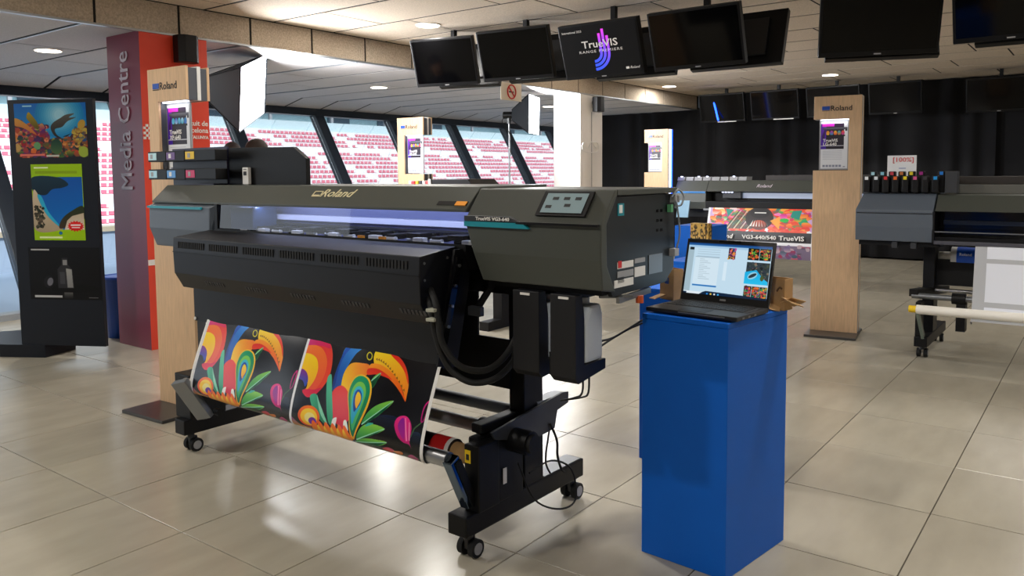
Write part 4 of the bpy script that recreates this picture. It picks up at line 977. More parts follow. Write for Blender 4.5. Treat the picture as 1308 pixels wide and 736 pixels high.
# ink cabinet and cartridge bay
MB().prism([(-3.857, 1.350), (-3.195, 1.350), (-3.195, 1.484), (-3.296, 1.543), (-3.857, 1.553)], 'y', 2.45, 2.475).build('ink_cabinet', 'black', pr, bevel=.002)
_bx = (-4.413, 2.450, 1.517)[0]
MB().box(_bx, -3.862, 2.442, 2.455, 1.350, 1.56).build('cartridge_bay_back', mat('bay_navy', '2c2c44', .4), pr)
MB().box(-4.17, -3.862, 2.405, 2.442, 1.425, 1.437).build('bay_shelf', mat('bay_lilac', '55557c', .35), pr)
MB().box(-4.15, -3.862, 2.36, 2.442, 1.352, 1.362).build('bay_shelf', 'bay_navy' and _M['bay_navy'], pr)
mb_ = (-3.670, 2.447, 1.393); rc = thing('remote_control', 'small white remote standing against the black ink cabinet on the printer', 'remote', (mb_[0], 2.43, 1.3575), rz=A0)
MB().box(mb_[0]-.026, mb_[0]+.026, 2.425, 2.445, 1.3575, 1.446).build('body', 'white', rc, bevel=.004); MB().box(mb_[0]-.012, mb_[0]+.012, 2.4225, 2.4255, 1.405, 1.425).build('display', 'dark_grey', rc)
for i in range(3): MB().box(mb_[0]-.012+.009*i, mb_[0]-.006+.009*i, 2.4225, 2.4255, 1.433, 1.438).build('button', 'silver_grey', rc)
# ink cartridges: far to near, two rows
_c3 = (-4.200, 2.396, 1.513)[1]; _c2 = (-4.200, 2.286, 1.511)[1]; _c1 = (-4.200, 2.185, 1.510)[1]
print('cartridge Y', _c1, _c2, _c3)
names = [['pale cyan', 'purple and white', 'yellow'], ['pale blue', 'light blue', 'magenta']]; cl = [['b8dce4', '6a4a86', 'e8c020'], ['a8d4e4', '5a9cdc', 'c82860']]
_cx = [(-4.478, 2.330, 1.517)[0], (-4.280, 2.330, 1.513)[0], (-4.084, 2.330, 1.509)[0], (-3.784, 2.400, 1.504)[0]]
for row, zr in ((0, (-4.385, 2.330, 1.485)[2]), (1, (-4.392, 2.330, 1.385)[2])):
    for k in range(3):
        x0, x1 = _cx[k], _cx[k+1]-.004
        c = thing('ink_cartridge', '%s labelled black ink cartridge, %s row on the left of the printer' % (names[row][k], 'upper' if row == 0 else 'lower'), 'ink cartridge', (x0, 2.33, zr), 'ink cartridges of the main printer', rz=A0)
        MB().box(x0, x1, 2.33, 2.40, zr, zr+.058).build('body', 'black', c, bevel=.004)
        MB().box(x0+.006, x0+.094, 2.3285, 2.33, zr+.010, zr+.050).build('label', mat('ink_'+cl[row][k], cl[row][k], .4), c)
        MB().box(x0+.03, x0+.055, 2.3275, 2.3286, zr+.018, zr+.042).build('label_mark', 'silver_grey' if k != 1 else 'white', c)
# dryer
dr = MB().prism([(1.98, 1.115), (1.976, 1.048), (1.98, .945), (2.022, .872), (2.16, .862), (2.168, 1.138)], 'x', -3.602, -1.965).build('dryer_unit', 'dark_panel', pr, bevel=.004)
MB().box(-3.6, -1.967, 1.9735, 1.9775, 1.045, 1.049).build('seam', 'black', dr)
vs_ = MB()
for g in range(6):
    for k in range(13): x = -3.555 + .262*g + .0175*k; vs_.box(x, x+.010, 1.9745, 1.979, 1.066, 1.096)
o = vs_.build('vent_slots', 'black_matte', dr); o['kind'] = 'stuff'
vs_ = MB()
for g in range(5):
    for k in range(8):
        x = -3.36 + .32*g + .02*k; vs_.obox((x, 1.998, .912), ((1, 0, 0), (0, .5, -.866), (0, -.866, -.5)), (.006, .010, .002))
o = vs_.build('lower_vent_slots', 'silver_grey', dr); o['kind'] = 'stuff'; o.data.materials[0] = mat('slot_grey', '3c3c3e', .6)
m_ = MB()
for (y, z) in ((2.0, 1.09), (2.0, 1.03), (2.03, .92), (2.12, 1.10), (2.14, .9)): m_.cyl((-1.966, y, z), (-1.962, y, z), .005, 8)
m_.build('side_screws', 'steel_dull', dr)
MB().box(-3.672, -1.99, 2.115, 2.125, .688, .87).build('apron', 'dark_panel', pr)
for x in (-3.66, -2.0): MB().cyl((x, 2.108, .70), (x, 2.112, .70), .008, 10).build('apron_screw', 'white', pr)
# bracket between dryer and stand
MB().prism([(2.03, .72), (2.13, 1.13), (2.22, 1.13), (2.20, .98), (2.13, .70)], 'x', -1.945, -1.935).build('dryer_bracket', 'black', pr)
MB().bar((-1.925, 2.139, 1.10), (-1.925, 2.040, .762), .012, .03, up=(0, 1, 0)).build('slide_arm', 'black_gloss', pr)
for k in range(5): 
    f = .08+.21*k; yy = 2.139-.099*f; zz = 1.10-.338*f; MB().cyl((-1.918, yy, zz), (-1.912, yy, zz), .006, 8).build('arm_bolt', 'steel', pr)
MB().bar((-1.87, 2.26, .995), (-1.90, 2.21, .91), .02, .02).build('lever_handle', 'black', pr)
MB().obox((-1.90, 2.20, .90), ((1, 0, 0), (0, 1, 0), (0, 0, 1)), (.03, .012, .018)).build('lever_grip', 'dark_grey', pr, bevel=.004)
# stand
MB().box(-3.72, -2.06, 2.395, 2.405, .565, .935).build('rear_sheet', 'black', pr)
MB().box(-2.06, -1.90, 2.395, 2.405, .565, .76).build('rear_sheet', 'black', pr)
MB().box(-4.0, -1.55, 2.30, 2.62, .955, 1.03).build('stand_top_beam', 'black', pr)
for sx in (-1, 1):
    xr = -1.85 if sx > 0 else -3.735
    MB().box(xr-.075, xr, 2.424, 2.546, .17, .96).build('leg', 'black', pr, bevel=.004)
    ft = MB().box(xr-.085, xr+.005, 2.07, 2.835, .098, .175).build('foot', 'black', pr, bevel=.006)
    MB().box(xr-.078, xr-.002, 2.56, 2.82, .1752, .178).build('foot_top_plate', 'steel_dull' if sx > 0 else 'black', pr)
    for y in (2.13, 2.80):
        c = MB().cyl((xr-.04, y, .07), (xr-.04, y, .10), .018, 12).build('caster', 'dark_grey', pr)
        for dx in (-.026, .026): MB().cyl((xr-.04+dx-.012, y+.012, .034), (xr-.04+dx+.012, y+.012, .034), .034, 22).build('wheel', 'rubber', c)
        MB().box(xr-.05, xr-.03, y-.012, y+.03, .03, .075).build('fork', 'dark_grey', c, bevel=.004)
        for dx in (-.039, .039): MB().cyl((xr-.04+dx-.001, y+.012, .034), (xr-.04+dx+.001, y+.012, .034), .022, 16).build('hub_cap', 'silver_grey', c)
MB().box(-3.78, -1.88, 2.46, 2.50, .60, .66).build('cross_beam', 'black', pr, bevel=.004)
# take-up unit on the right foot
MB().box(-1.905, -1.835, 2.13, 2.25, .172, .42).build('motor_box', 'black', pr, bevel=.006)
MB().box(-1.895, -1.84, 2.25, 2.40, .172, .44).build('motor_box_rear', 'black', pr, bevel=.006)
MB().box(-1.90, -1.873, 2.1285, 2.131, .352, .40).build('warning_sticker', 'yellow', pr); MB().box(-1.893, -1.880, 2.127, 2.1287, .364, .385).build('warning_symbol', 'text_black', pr)
MB().box(-1.8355, -1.8335, 2.27, 2.29, .24, .30).build('serial_label', 'white', pr)
MB().prism([(2.20, .455), (2.66, .505), (2.70, .50), (2.70, .455), (2.62, .44), (2.60, .37), (2.45, .36), (2.22, .425)], 'x', -1.842, -1.83).build('arm_plate', 'dark_grey', pr, bevel=.002)
MB().box(-1.90, -1.843, 2.50, 2.69, .489, .497).build('arm_plate_top', 'steel_dull', pr)
MB().cyl((-1.84, 2.335, .395), (-1.75, 2.335, .395), .046, 26).build('take_up_motor', 'black', pr); MB().cyl((-1.752, 2.335, .395), (-1.735, 2.335, .395), .036, 26).build('motor_cap', 'black_matte', pr)
MB().cyl((-3.80, 2.45, .463), (-1.90, 2.45, .463), .024, 16).build('guide_bar', mat('bar_dark', '505358', .4, metal=.4), pr)
MB().cyl((-3.80, 2.30, .430), (-1.93, 2.30, .430), .026, 16).build('guide_bar', mat('bar_grey', 'a4a6aa', .45, metal=.35), pr)
MB().cyl((-1.965, 2.30, .430), (-1.885, 2.30, .430), .038, 20).build('bar_coupling', 'black', pr, bevel=.002)
MB().box(-1.93, -1.88, 2.20, 2.46, .44, .475).build('coupling_yoke', 'black', pr, bevel=.006)
MB().box(-1.93, -1.88, 2.18, 2.26, .26, .43).build('coupling_yoke', 'black', pr, bevel=.01)
MB().cyl((-3.66, 2.045, .385), (-1.90, 2.045, .385), .028, 24).build('dancer_roller', 'steel', pr)
MB().bar((-1.885, 2.035, .395), (-1.885, 2.13, .20), .04, .05, up=(0, 1, 0)).build('dancer_arm', mat('arm_chrome', '6a7c90', .12, metal=1), pr, bevel=.004)
MB().bar((-1.862, 2.05, .385), (-1.862, 2.14, .20), .006, .03, up=(0, 1, 0)).build('dancer_arm_cheek', 'black', pr)
_la, _lb = Vector((-3.597, 1.980, 0.420)), Vector((-3.561, 2.090, 0.223))
la = MB().bar(_la, _lb, .10, .03, up=(0, -1, .6)).build('dancer_arm', mat('arm_grey', '8c9094', .35, metal=.6), pr, bevel=.003)
_ld = (_lb-_la).normalized()
MB().bar(_lb-_ld*.02, _lb+_ld*.006, .036, .022, up=(0, -1, .6)).build('arm_socket', 'black', pr)
MB().cyl(_lb+Vector((.04, .03, .03)), _lb+Vector((.08, .03, .03)), .018, 12).build('arm_pivot', 'black', pr)
MB().box(-3.86, -3.72, 2.10, 2.30, .172, .40).build('left_take_up_bearing', 'black', pr, bevel=.006)
# waste bottle holders with bottles
def holder(x0, x1, label):
    MB().prism([(2.17, .72), (2.17, 1.0), (2.21, 1.0), (2.225, .915), (2.225, .758), (2.36, .758), (2.36, .722), (2.19, .70)], 'x', x0, x1).build('bottle_holder', mat('holder', '0c0d13', .45), pr, bevel=.003)
    MB().box(x0+.035, x0+.075, 2.167, 2.171, .985, .993).build('holder_label', 'white', pr)
    MB().box(x0-.004, x0, 2.17, 2.36, .722, .80).build('holder_cheek', 'black', pr)
    b = thing('waste_bottle', label, 'bottle', ((x0+x1)/2, 2.29, .758), rz=A0)
    MB().prism([(2.235, .760), (2.345, .760), (2.345, .92), (2.33, .955), (2.27, .955), (2.235, .90)], 'x', x0+.02, x1-.002).build('flask', 'bottle_plastic', b, bevel=.012)
    MB().cyl(((x0+x1)/2, 2.30, .955), ((x0+x1)/2, 2.30, .975), .02, 14).build('neck', 'bottle_plastic', b)
holder(-1.545, -1.443, 'translucent waste ink bottle in the right hanging holder under the head cover')
holder(-1.705, -1.592, 'translucent waste ink bottle in the left hanging holder next to the leg')
# front maintenance tray / lever under side panel
MB().bar((-1.36, 2.30, .975), (-1.36, 2.52, .985), .012, .02).build('loading_lever', 'steel', pr)
MB().bar((-1.42, 2.28, .985), (-1.34, 2.36, .985), .02, .008).build('loading_lever', 'steel_dull', pr)
MB().cyl((-1.355, 2.44, .95), (-1.355, 2.44, .975), .014, 12).build('lever_knob', mat('knob_red', 'c8562a', .4), pr)
# hoses
H1 = [(-1.991, 2.050, 1.001), (-1.904, 1.990, 0.963), (-1.881, 1.980, 0.899), (-1.870, 1.990, 0.816), (-1.818, 2.020, 0.741), (-1.773, 2.100, 0.718), (-1.765, 2.200, 0.750), (-1.782, 2.300, 0.817), (-1.805, 2.360, 0.864)]
H2 = [(-1.999, 2.050, 0.983), (-1.933, 2.000, 0.931), (-1.912, 2.000, 0.837), (-1.877, 2.020, 0.733), (-1.803, 2.050, 0.682), (-1.748, 2.120, 0.687), (-1.769, 2.250, 0.720), (-1.802, 2.350, 0.792)]
for hp in (H1, H2):
    MB().tube(hp, .0115, 10, 8).build('air_hose', 'rubber', pr)
for pz in ((-1.901, 1.975, 0.935), (-1.902, 1.975, 0.902)):
    MB().obox(pz, ((1, 0, .05), (0, 1, 0), (-.05, 0, 1)), (.020, .016, .006)).build('hose_clip', mat('clip_grey', 'a8a898', .5), pr, bevel=.003)
# cables low on the stand
MB().tube([(-1.900, 2.719, 0.468), (-1.860, 2.628, 0.414), (-1.820, 2.538, 0.347), (-1.800, 2.494, 0.269), (-1.780, 2.497, 0.225)], .004, 6, 5).build('drive_cable', 'rubber', pr)
MB().tube([(-1.825, 2.35, .30), (-1.80, 2.42, .14), (-1.78, 2.56, .06), (-1.77, 2.66, .07), (-1.79, 2.66, .19), (-1.82, 2.56, .25), (-1.825, 2.42, .24)], .004, 6, 6).build('drive_cable', 'rubber', pr)
MB().tube([(-1.825, 2.56, .40), (-1.81, 2.585, .33), (-1.80, 2.575, .27), (-1.80, 2.60, .21), (-1.81, 2.64, .18)], .005, 6, 6).build('drive_cable', 'rubber', pr)
MB().tube([(-1.50, 2.30, .72), (-1.58, 2.42, .60), (-1.70, 2.55, .53), (-1.80, 2.60, .49)], .004, 6, 5).build('drive_cable', 'rubber', pr)
MB().tube([(-1.48, 2.31, .72), (-1.56, 2.43, .60), (-1.68, 2.57, .53), (-1.79, 2.62, .49)], .004, 6, 5).build('drive_cable', 'rubber', pr)
# data cable at the rear edge of the side panel
gc = mat('cable_grey', '8a9096', .5)
MB().tube([(-1.340, 2.648, 1.311), (-1.330, 2.677, 1.339), (-1.320, 2.702, 1.316), (-1.320, 2.683, 1.282), (-1.340, 2.673, 1.282), (-1.330, 2.665, 1.294), (-1.330, 2.685, 1.230), (-1.330, 2.693, 1.172), (-1.340, 2.688, 1.119)], .0035, 6, 6).build('data_cable', gc, pr)
for pz in ((-1.345, 2.683, 1.305), (-1.345, 2.679, 1.108)): MB().obox(pz, ((1, 0, 0), (0, 1, 0), (0, 0, 1)), (.012, .018, .014)).build('cable_plug', 'silver_grey', pr, bevel=.003)
pz = (-1.345, 2.646, 1.271); MB().obox(pz, ((1, 0, 0), (0, 1, 0), (0, 0, 1)), (.008, .008, .014)).build('cable_plug', mat('plug_green', '58a070', .5), pr)
# printed banner running out of the printer
toucan = img_mat('toucan_print', np.concatenate([art_toucan(), art_toucan()], 1), 0.18, spec=.5)
bn_ = thing('printed_banner', 'glossy banner with two toucans hanging from the main printer', 'banner', (-2.78, 2.05, .36), rz=A0)
prof = [(2.116, .705), (2.095, .655), (2.065, .58), (2.035, .50), (2.014, .43), (2.010, .385), (2.022, .360), (2.045, .352), (2.075, .358), (2.12, .366)]
prof = [Vector((0, a, b)) for a, b in prof]; prof = catmull(prof, 4); L = [0]
for a, b in zip(prof[:-1], prof[1:]): L.append(L[-1]+(b-a).length)
Lr = .345; NX = 40; m_ = MB(); vs = []; X0_, X1_ = -3.548, -2.003
for i in range(NX+1):
    for p in prof: vs.append((X0_+(X1_-X0_)*i/NX, p.y + .0025*math.sin(i*.55), p.z))
K = len(prof); fs = []; uvs = []
for i in range(NX):
    for k in range(K-1):
        fs.append((i*K+k, i*K+k+1, (i+1)*K+k+1, (i+1)*K+k)); V = lambda kk: 1 - L[kk]/Lr/VMAX
        uvs.append([(i/NX, V(k)), (i/NX, V(k+1)), ((i+1)/NX, V(k+1)), ((i+1)/NX, V(k))])
m_.add(vs, fs, True, uvs); sh = m_.build('print', toucan, bn_)
for nm, xx in (('white_margin', X0_), ('white_margin', X1_)):
    m_ = MB(); vs = []
    for x in (xx-.008, xx+.008):
        for p in prof: vs.append((x, p.y-.0016, p.z))
    m_.add(vs, [(k, K+k, K+k+1, k+1) for k in range(K-1)], True).build(nm, 'white', bn_)
# take-up roll
tu = thing('take_up_roll', 'roll of finished red print on a cardboard core behind the silver roller', 'roll', (-2.78, 2.2, .33), rz=A0)
MB().cyl((-3.70, 2.19, .355), (-1.915, 2.19, .355), .036, 24).build('core', 'cardboard', tu)
MB().cyl((-3.55, 2.19, .355), (-2.0, 2.19, .355), .046, 28).build('wound_print', 'print_dark', tu)
MB().cyl((-2.10, 2.19, .355), (-2.022, 2.19, .355), .0468, 28, caps=False).build('red_edge', 'red', tu)
MB().cyl((-2.022, 2.19, .355), (-2.003, 2.19, .355), .0468, 28).build('white_edge', 'white', tu)
# ============================================================ PLINTHS, LAPTOP, BOXES
def plinth(poly, z1, label, z0=0.0):
    c = Vector((sum(p[0] for p in poly)/len(poly), sum(p[1] for p in poly)/len(poly), z0))
    t = thing('plinth', label, 'plinth', c)
    MB().prism(poly, 'z', z0, z1-.019).build('casing', 'blue_board', t, bevel=.0015, seg=1)
    MB().prism(poly, 'z', z1-.018, z1).build('top_board', 'blue_board', t, bevel=.0015, seg=1)
    return t
Lp, Fp, Rp = Vector((-1.347, 2.578)), Vector((-1.012, 2.552)), Vector((-.952, 2.977)); Bp = Lp+Rp-Fp
PZ = .893
plinth([tuple(Lp), tuple(Fp), tuple(Rp), tuple(Bp)], PZ, 'tall bright blue plinth carrying the laptop, in the foreground')
b0, b1 = (-1.818, 3.450, 0.843), (-1.885, 3.850, 0.832)
plinth([(b0[0], b0[1]), (b0[0]+.42, b0[1]-.02), (b0[0]+.46, b0[1]+.40), (b0[0]+.03, b0[1]+.42)], (-1.818, 3.450, 0.843)[2]+.004, 'blue plinth standing behind the laptop plinth')
c0, c1 = (-2.534, 5.200, 0.774), (-2.450, 5.200, 0.791)
plinth([(c0[0], 5.2), (c0[0]+.42, 5.2), (c0[0]+.42, 5.6), (c0[0], 5.6)], c0[2], 'low blue plinth between the main printer and the laptop, third one back')
d0, d1 = (-3.269, 6.900, 0.908), (-3.119, 6.900, 0.905)
plinth([(d0[0], 6.9), (d1[0]+.20, 6.9), (d1[0]+.20, 7.3), (d0[0], 7.3)], d0[2], 'blue plinth farthest back, in front of the far printer')
gb = thing('patterned_box', 'gold and black patterned box beside the farthest blue plinth', 'box', (d1[0]+.28, 6.83, 0))
e0, e1 = (-3.067, 6.800, 0.941), (-2.914, 6.800, 0.811)
goldA = Art(80, 80, 'c8a050'); goldA.blobs(60, (0, 0, 1, 1), ['1c1810', '1c1810', 'd8b468', '8a6428'], .03, .09, 31)
for k in range(5): goldA.ell(.2+.15*k, .3+.1*(k % 3), .08, .08, '181410'); goldA.ell(.2+.15*k, .3+.1*(k % 3), .045, .045, 'd8b060')
gm = img_mat('gold_pattern', goldA.out(), .4)
m_ = MB(); x0, x1, z1 = e0[0], e1[0]+.02, e0[2]; 
m_.add([(x0, 6.8, .0), (x1, 6.8, .0), (x1, 6.8, z1), (x0, 6.8, z1), (x0, 6.88, .0), (x1, 6.88, .0), (x1, 6.88, z1), (x0, 6.88, z1)], [(0, 1, 2, 3), (5, 4, 7, 6), (4, 0, 3, 7), (1, 5, 6, 2), (3, 2, 6, 7)], uvs=[[(0, 0), (1, 0), (1, 3), (0, 3)], [(0, 0), (1, 0), (1, 3), (0, 3)], [(0, 0), (.3, 0), (.3, 3), (0, 3)], [(0, 0), (.3, 0), (.3, 3), (0, 3)], [(0, 0), (1, 0), (1, .3), (0, .3)]])
gm.node_tree.nodes['Image Texture'].extension = 'REPEAT'
m_.build('printed_body', gm, gb)

lt = thing('laptop', 'open black laptop showing print previews on the blue plinth', 'laptop', (0, 0, 0))
LW, LD = .360, .245
MB().box(-LW/2, LW/2, 0, LD, .004, .020).build('base', mat('laptop_black', '1c1b1a', .45), lt, bevel=.005)
MB().box(-LW/2+.012, LW/2-.012, .10, .225, .0202, .0210).build('keyboard_deck', 'black_matte', lt)
km = MB().box(-.0075, .0075, -.007, .007, 0, .0016).mesh('key', (0, 0, 0)); km.materials.append(_M['black'])
kd = MB()
for r in range(6):
    for c in range(17): kd.box(-LW/2+.024+.0181*c, -LW/2+.024+.0181*c+.0150, .108+.0190*r, .108+.0190*r+.0150, .0210, .0226)
kd.build('keys', mat('key_black', '151515', .5), lt)
MB().box(-.055, .05, .018, .082, .0202, .0207).build('touchpad', 'black', lt)
MB().box(-.045, .135, -.0012, .0, .0125, .0165).build('front_strip', 'steel_dull', lt)
for k in range(3): MB().box(LW/2-.0005, LW/2+.0006, .04+.045*k, .055+.045*k, .008, .014).build('port', 'steel_dull', lt)
lid_t = R(14); lu = Vector((0, math.sin(lid_t), math.cos(lid_t))); ln = Vector((0, -math.cos(lid_t), math.sin(lid_t))); hc = Vector((0, LD-.004, .016)); LH = .243
lid = MB().obox(hc+lu*(LH/2)-ln*.004, ((1, 0, 0), lu, ln), (LW/2, LH/2, .0045)).build('lid', 'laptop_black' if False else mat('laptop_black'), lt, bevel=.003)
m_ = MB(); S = lambda a, b: hc + Vector((a*(LW/2-.011), 0, 0)) + lu*(.030+b*(LH-.046)) + ln*.0012; m_.quad(S(-1, 0), S(1, 0), S(1, 1), S(-1, 1)); m_.build('screen', img_mat('laptop_screen', art_screen(), .3, emit=.95), lid)
MB().cyl(hc-Vector((LW*.36, 0, 0)), hc+Vector((LW*.36, 0, 0)), .006, 12).build('hinge', 'black_matte', lt)
MB().obox(hc+lu*.016+ln*.001, ((1, 0, 0), lu, ln), (.012, .0035, .0006)).build('maker_badge', 'silver_grey', lid)
MB().obox(hc+lu*(LH-.006)+ln*.001, ((1, 0, 0), lu, ln), (.045, .0025, .0006)).build('camera_strip', 'black_gloss', lid)
lt.location = (-1.170, 2.590, PZ); lt.rotation_euler = (0, 0, R(-5.5))
def carton(c, rz, w, d, h, label, flaps, mark):
    t = thing('cardboard_box', label, 'box', (0, 0, 0)); th = .003
    MB().box(-w/2, w/2, -d/2, -d/2+th, 0, h).build('front_wall', 'cardboard', t); MB().box(-w/2, w/2, d/2-th, d/2, 0, h).build('rear_wall', 'cardboard', t)
    MB().box(-w/2, -w/2+th, -d/2+th, d/2-th, 0, h).build('side_wall', 'cardboard', t); MB().box(w/2-th, w/2, -d/2+th, d/2-th, 0, h).build('side_wall', 'cardboard', t)
    MB().box(-w/2, w/2, -d/2, d/2, 0, th).build('bottom', 'cardboard', t)
    for (p, q, ww) in flaps: MB().bar(p, q, ww, th, up=(0, .3, 1)).build('flap', 'cardboard', t)
    mark(t)
    t.location = c; t.rotation_euler = (0, 0, rz)
k0 = (-1.400, 2.930, 0.926)
carton((k0[0], 2.93, PZ), R(-25), .085, .05, .125, 'small brown cardboard box with blue mark leaning left behind the laptop', [((-.04, -.025, .122), (-.06, -.055, .10), .07), ((-.02, -.026, .02), (-.03, -.075, .005), .05)], lambda t: MB().box(-.012, .012, -.0262, -.025, .065, .09).build('blue_mark', 'blue_plastic', t))
k1 = (-0.945, 2.900, 0.929)
carton((-.985, 2.945, PZ), R(-10), .10, .06, .115, 'open brown cardboard box with torn flaps at the right edge of the plinth', [((.045, 0, .02), (.095, -.01, .045), .07), ((.05, -.02, .045), (.11, -.04, .028), .05), ((0, -.03, .02), (.02, -.07, .006), .06)], lambda t: MB().tube([(.02, -.031, .07), (.03, -.032, .085), (.04, -.031, .08)], .004, 6, 4).build('punched_hole', 'card_dark', t))
# cables between printer and plinth
MB_ = MB().tube([(-1.627, 2.750, 0.726), (-1.627, 2.850, 0.722), (-1.589, 2.900, 0.751), (-1.536, 2.950, 0.794), (-1.446, 2.970, 0.853)], .0045, 6, 6); tag(MB_.build('power_cable', 'rubber'), 'black power cable, upper of two running from printer to laptop plinth', 'cable')
MB_ = MB().tube([(-1.620, 2.750, 0.708), (-1.627, 2.870, 0.722), (-1.601, 2.950, 0.748), (-1.561, 3.000, 0.771), (-1.463, 3.020, 0.831)], .0045, 6, 6); tag(MB_.build('power_cable', 'rubber'), 'black power cable, lower of two sagging between printer and plinth', 'cable')

# ============================================================ RIGHT-HAND PRINTER (cut by the frame)
YF = 6.52
p3 = thing('large_format_printer', 'grey printer with ink bottles on its left end, cut by the right edge', 'printer', (-.15, 6.9, 0))
XL = -1.578; XR = 1.32
cap_loft([(YF+.008, .872), (YF-.002, .98), (YF, 1.108), (YF+.12, 1.232), (YF+.55, 1.236), (YF+.55, .872)], XL, -1.04, fx0=lambda p: XL if p[0] < YF+.05 and p[1] < 1.12 else XL+.03).build('left_cover', 'cover_blue', p3, bevel=.006)
MB().box(XL+.01, -1.04, YF-.006, YF+.004, 1.082, 1.086).build('cover_seam', 'black', p3)
MB().prism([(YF+.0, 1.105), (YF+.12, 1.222), (YF+.50, 1.228), (YF+.50, 1.08), (YF+.05, 1.10)], 'x', -1.03, XR).build('top_hood', 'hood', p3, bevel=.004)
MB().box(-.96, XR, YF+.35, YF+.52, 1.225, 1.295).build('rear_cover', mat('grey_cover', '6c6c66', .4), p3, bevel=.004); MB().box(-.95, XR, YF+.40, YF+.54, 1.295, 1.355).build('roll_cover', mat('brown_black', '2c2622', .5), p3, bevel=.004)
text('lettering', 'Roland', (-.51, YF+.348, 1.262), .055, 'text_grey', p3, shear=.3)
MB().box(-1.03, XR, YF+.22, YF+.25, .86, 1.11).build('inner_wall', 'black_gloss', p3); MB().box(-1.0, XR, YF+.19, YF+.22, 1.00, 1.03).build('carriage_rail', mat('rail_navy', '26344c', .3), p3)
MB().box(-1.03, XR, YF+.03, YF+.24, .86, .915).build('platen', 'black', p3); MB().box(-1.03, XR, YF-.01, YF+.04, .862, .888).build('front_rail', mat('rail_grey', '4a4a52', .4), p3, bevel=.003)
MB().box(-1.03, XR, YF+.01, YF+.03, .95, .957).build('cover_edge', 'steel_dull', p3)
MB().box(-1.045, -1.03, YF+.0, YF+.3, .87, 1.1).build('window_jamb', 'black', p3)
MB().box(-1.56, -1.0, YF+.05, YF+.5, .835, .872).build('base_tray', 'black', p3)
for x in (-1.30, -1.17): MB().box(x-.02, x+.02, YF+.02, YF+.06, .82, .865).build('latch', 'dark_grey', p3, bevel=.004)
MB().box(-.985, -.905, YF+.10, YF+.20, 1.235, 1.395).build('bottle_bay_end', 'dark_grey', p3, bevel=.003); MB().box(-1.545, -.985, YF+.24, YF+.30, 1.235, 1.33).build('bottle_bay', 'black', p3)
cols_f = [('white', 'e8ecf0'), ('white', 'dfe4ea'), ('red', 'd83030'), ('orange', 'e86820'), ('yellow', 'f0d818'), ('pink', 'd85890'), ('black', '303034'), ('blue', '1c90d8')]
cols_b = [('pale cyan', 'a8d4e0'), ('light cyan', '88c4d8'), ('crimson', 'c83848'), ('brown orange', 'c87028'), ('yellow', 'e8d018'), ('purple', 'a02080'), None, ('blue', '1878d0')]
posw = ['leftmost', 'second', 'third', 'fourth', 'fifth', 'sixth', 'seventh', 'rightmost']
for row, cols in ((0, cols_f), (1, cols_b)):
    for k, c in enumerate(cols):
        if c is None: continue
        x = -1.522 + .068*k + (.025 if row else 0); y = YF + .11 + .09*row; z = 1.237 + .0*row
        b = thing('ink_bottle', 'black ink bottle with %s tag, %s in the %s row on the right-hand printer' % (c[0], posw[k], 'front' if row == 0 else 'back'), 'ink bottle', (x, y, z), 'ink bottles on the right-hand printer')
        h = .125 if row == 0 else .160
        MB().prism([(x-.024, y-.03), (x+.024, y-.03), (x+.024, y+.03), (x-.024, y+.03)], 'z', z, z+h).build('bottle_body', 'black', b, bevel=.008)
        MB().box(x-.012, x+.012, y-.033, y-.0295, z+h-.028, z+h-.004).build('colour_tag', mat('tag_'+c[1], c[1], .4), b)
sgn = thing('sign_card', 'white card sign standing behind the ink bottles on the right-hand printer', 'sign', (-1.26, YF+.32, 1.33))
s0, s1 = (-1.429, 6.860, 1.521), (-1.221, 6.860, 1.411)
MB().box(s0[0], s1[0], 6.855, 6.862, 1.33, s0[2]).build('card', 'white_paper', sgn)
text('lettering', '[100%]', ((s0[0]+s1[0])/2+.01, 6.853, (s0[2]+s1[2])/2+.02), .05, 'red', sgn, align='CENTER', xs=1.1)
MB().box((s0[0]+s1[0])/2-.02, (s0[0]+s1[0])/2+.03, 6.853, 6.855, s1[2]+.008, s1[2]+.012).build('small_print', 'blue_plastic', sgn)
t5 = (-1.001, 6.900, 1.346); MB().cyl((t5[0], 6.85, 1.355), (t5[0], 6.85, 1.375), .012, 10).build('yellow_knob', 'yellow', p3)
# stand
for xr in (-1.10, .95):
    MB().box(xr-.04, xr+.04, 6.78, 6.95, .16, .86).build('leg', 'black', p3, bevel=.004); MB().box(xr-.045, xr+.045, 6.52, 7.35, .09, .165).build('foot', 'black', p3, bevel=.004)
    MB().box(xr-.045, xr-.01, 6.55, 6.70, .165, .42).build('take_up_bearing', 'black', p3, bevel=.004)
    for y in (6.60, 7.29):
        c = MB().cyl((xr, y, .06), (xr, y, .095), .02, 10).build('caster', 'dark_grey', p3)
        for dx in (-.024, .024): MB().cyl((xr+dx-.012, y+.01, .034), (xr+dx+.012, y+.01, .034), .034, 18).build('wheel', 'rubber', c)
        for dx in (-.0375, .0375): MB().cyl((xr+dx-.001, y+.01, .034), (xr+dx+.001, y+.01, .034), .02, 14).build('hub_cap', 'steel', c)
MB().box(-1.06, .9, 6.88, 6.90, .52, .72).build('rear_sheet', 'black_matte', p3)
g0, g1 = (-1.204, 6.620, 0.459), (-0.769, 6.620, 0.450)
MB().cyl((g0[0]+.02, 6.62, g0[2]), (1.0, 6.62, g0[2]), .022, 16).build('guide_bar', 'steel_dull', p3); MB().cyl((g0[0]+.03, 6.80, g0[2]+.03), (1.0, 6.80, g0[2]+.03), .016, 14).build('guide_bar', 'steel', p3)
MB().prism([(-1.2, 6.60), (-1.14, 6.60), (-.98, 6.95), (-1.06, 6.97)], 'z', g0[2]-.005, g0[2]+.05).build('bar_bracket', 'black', p3)
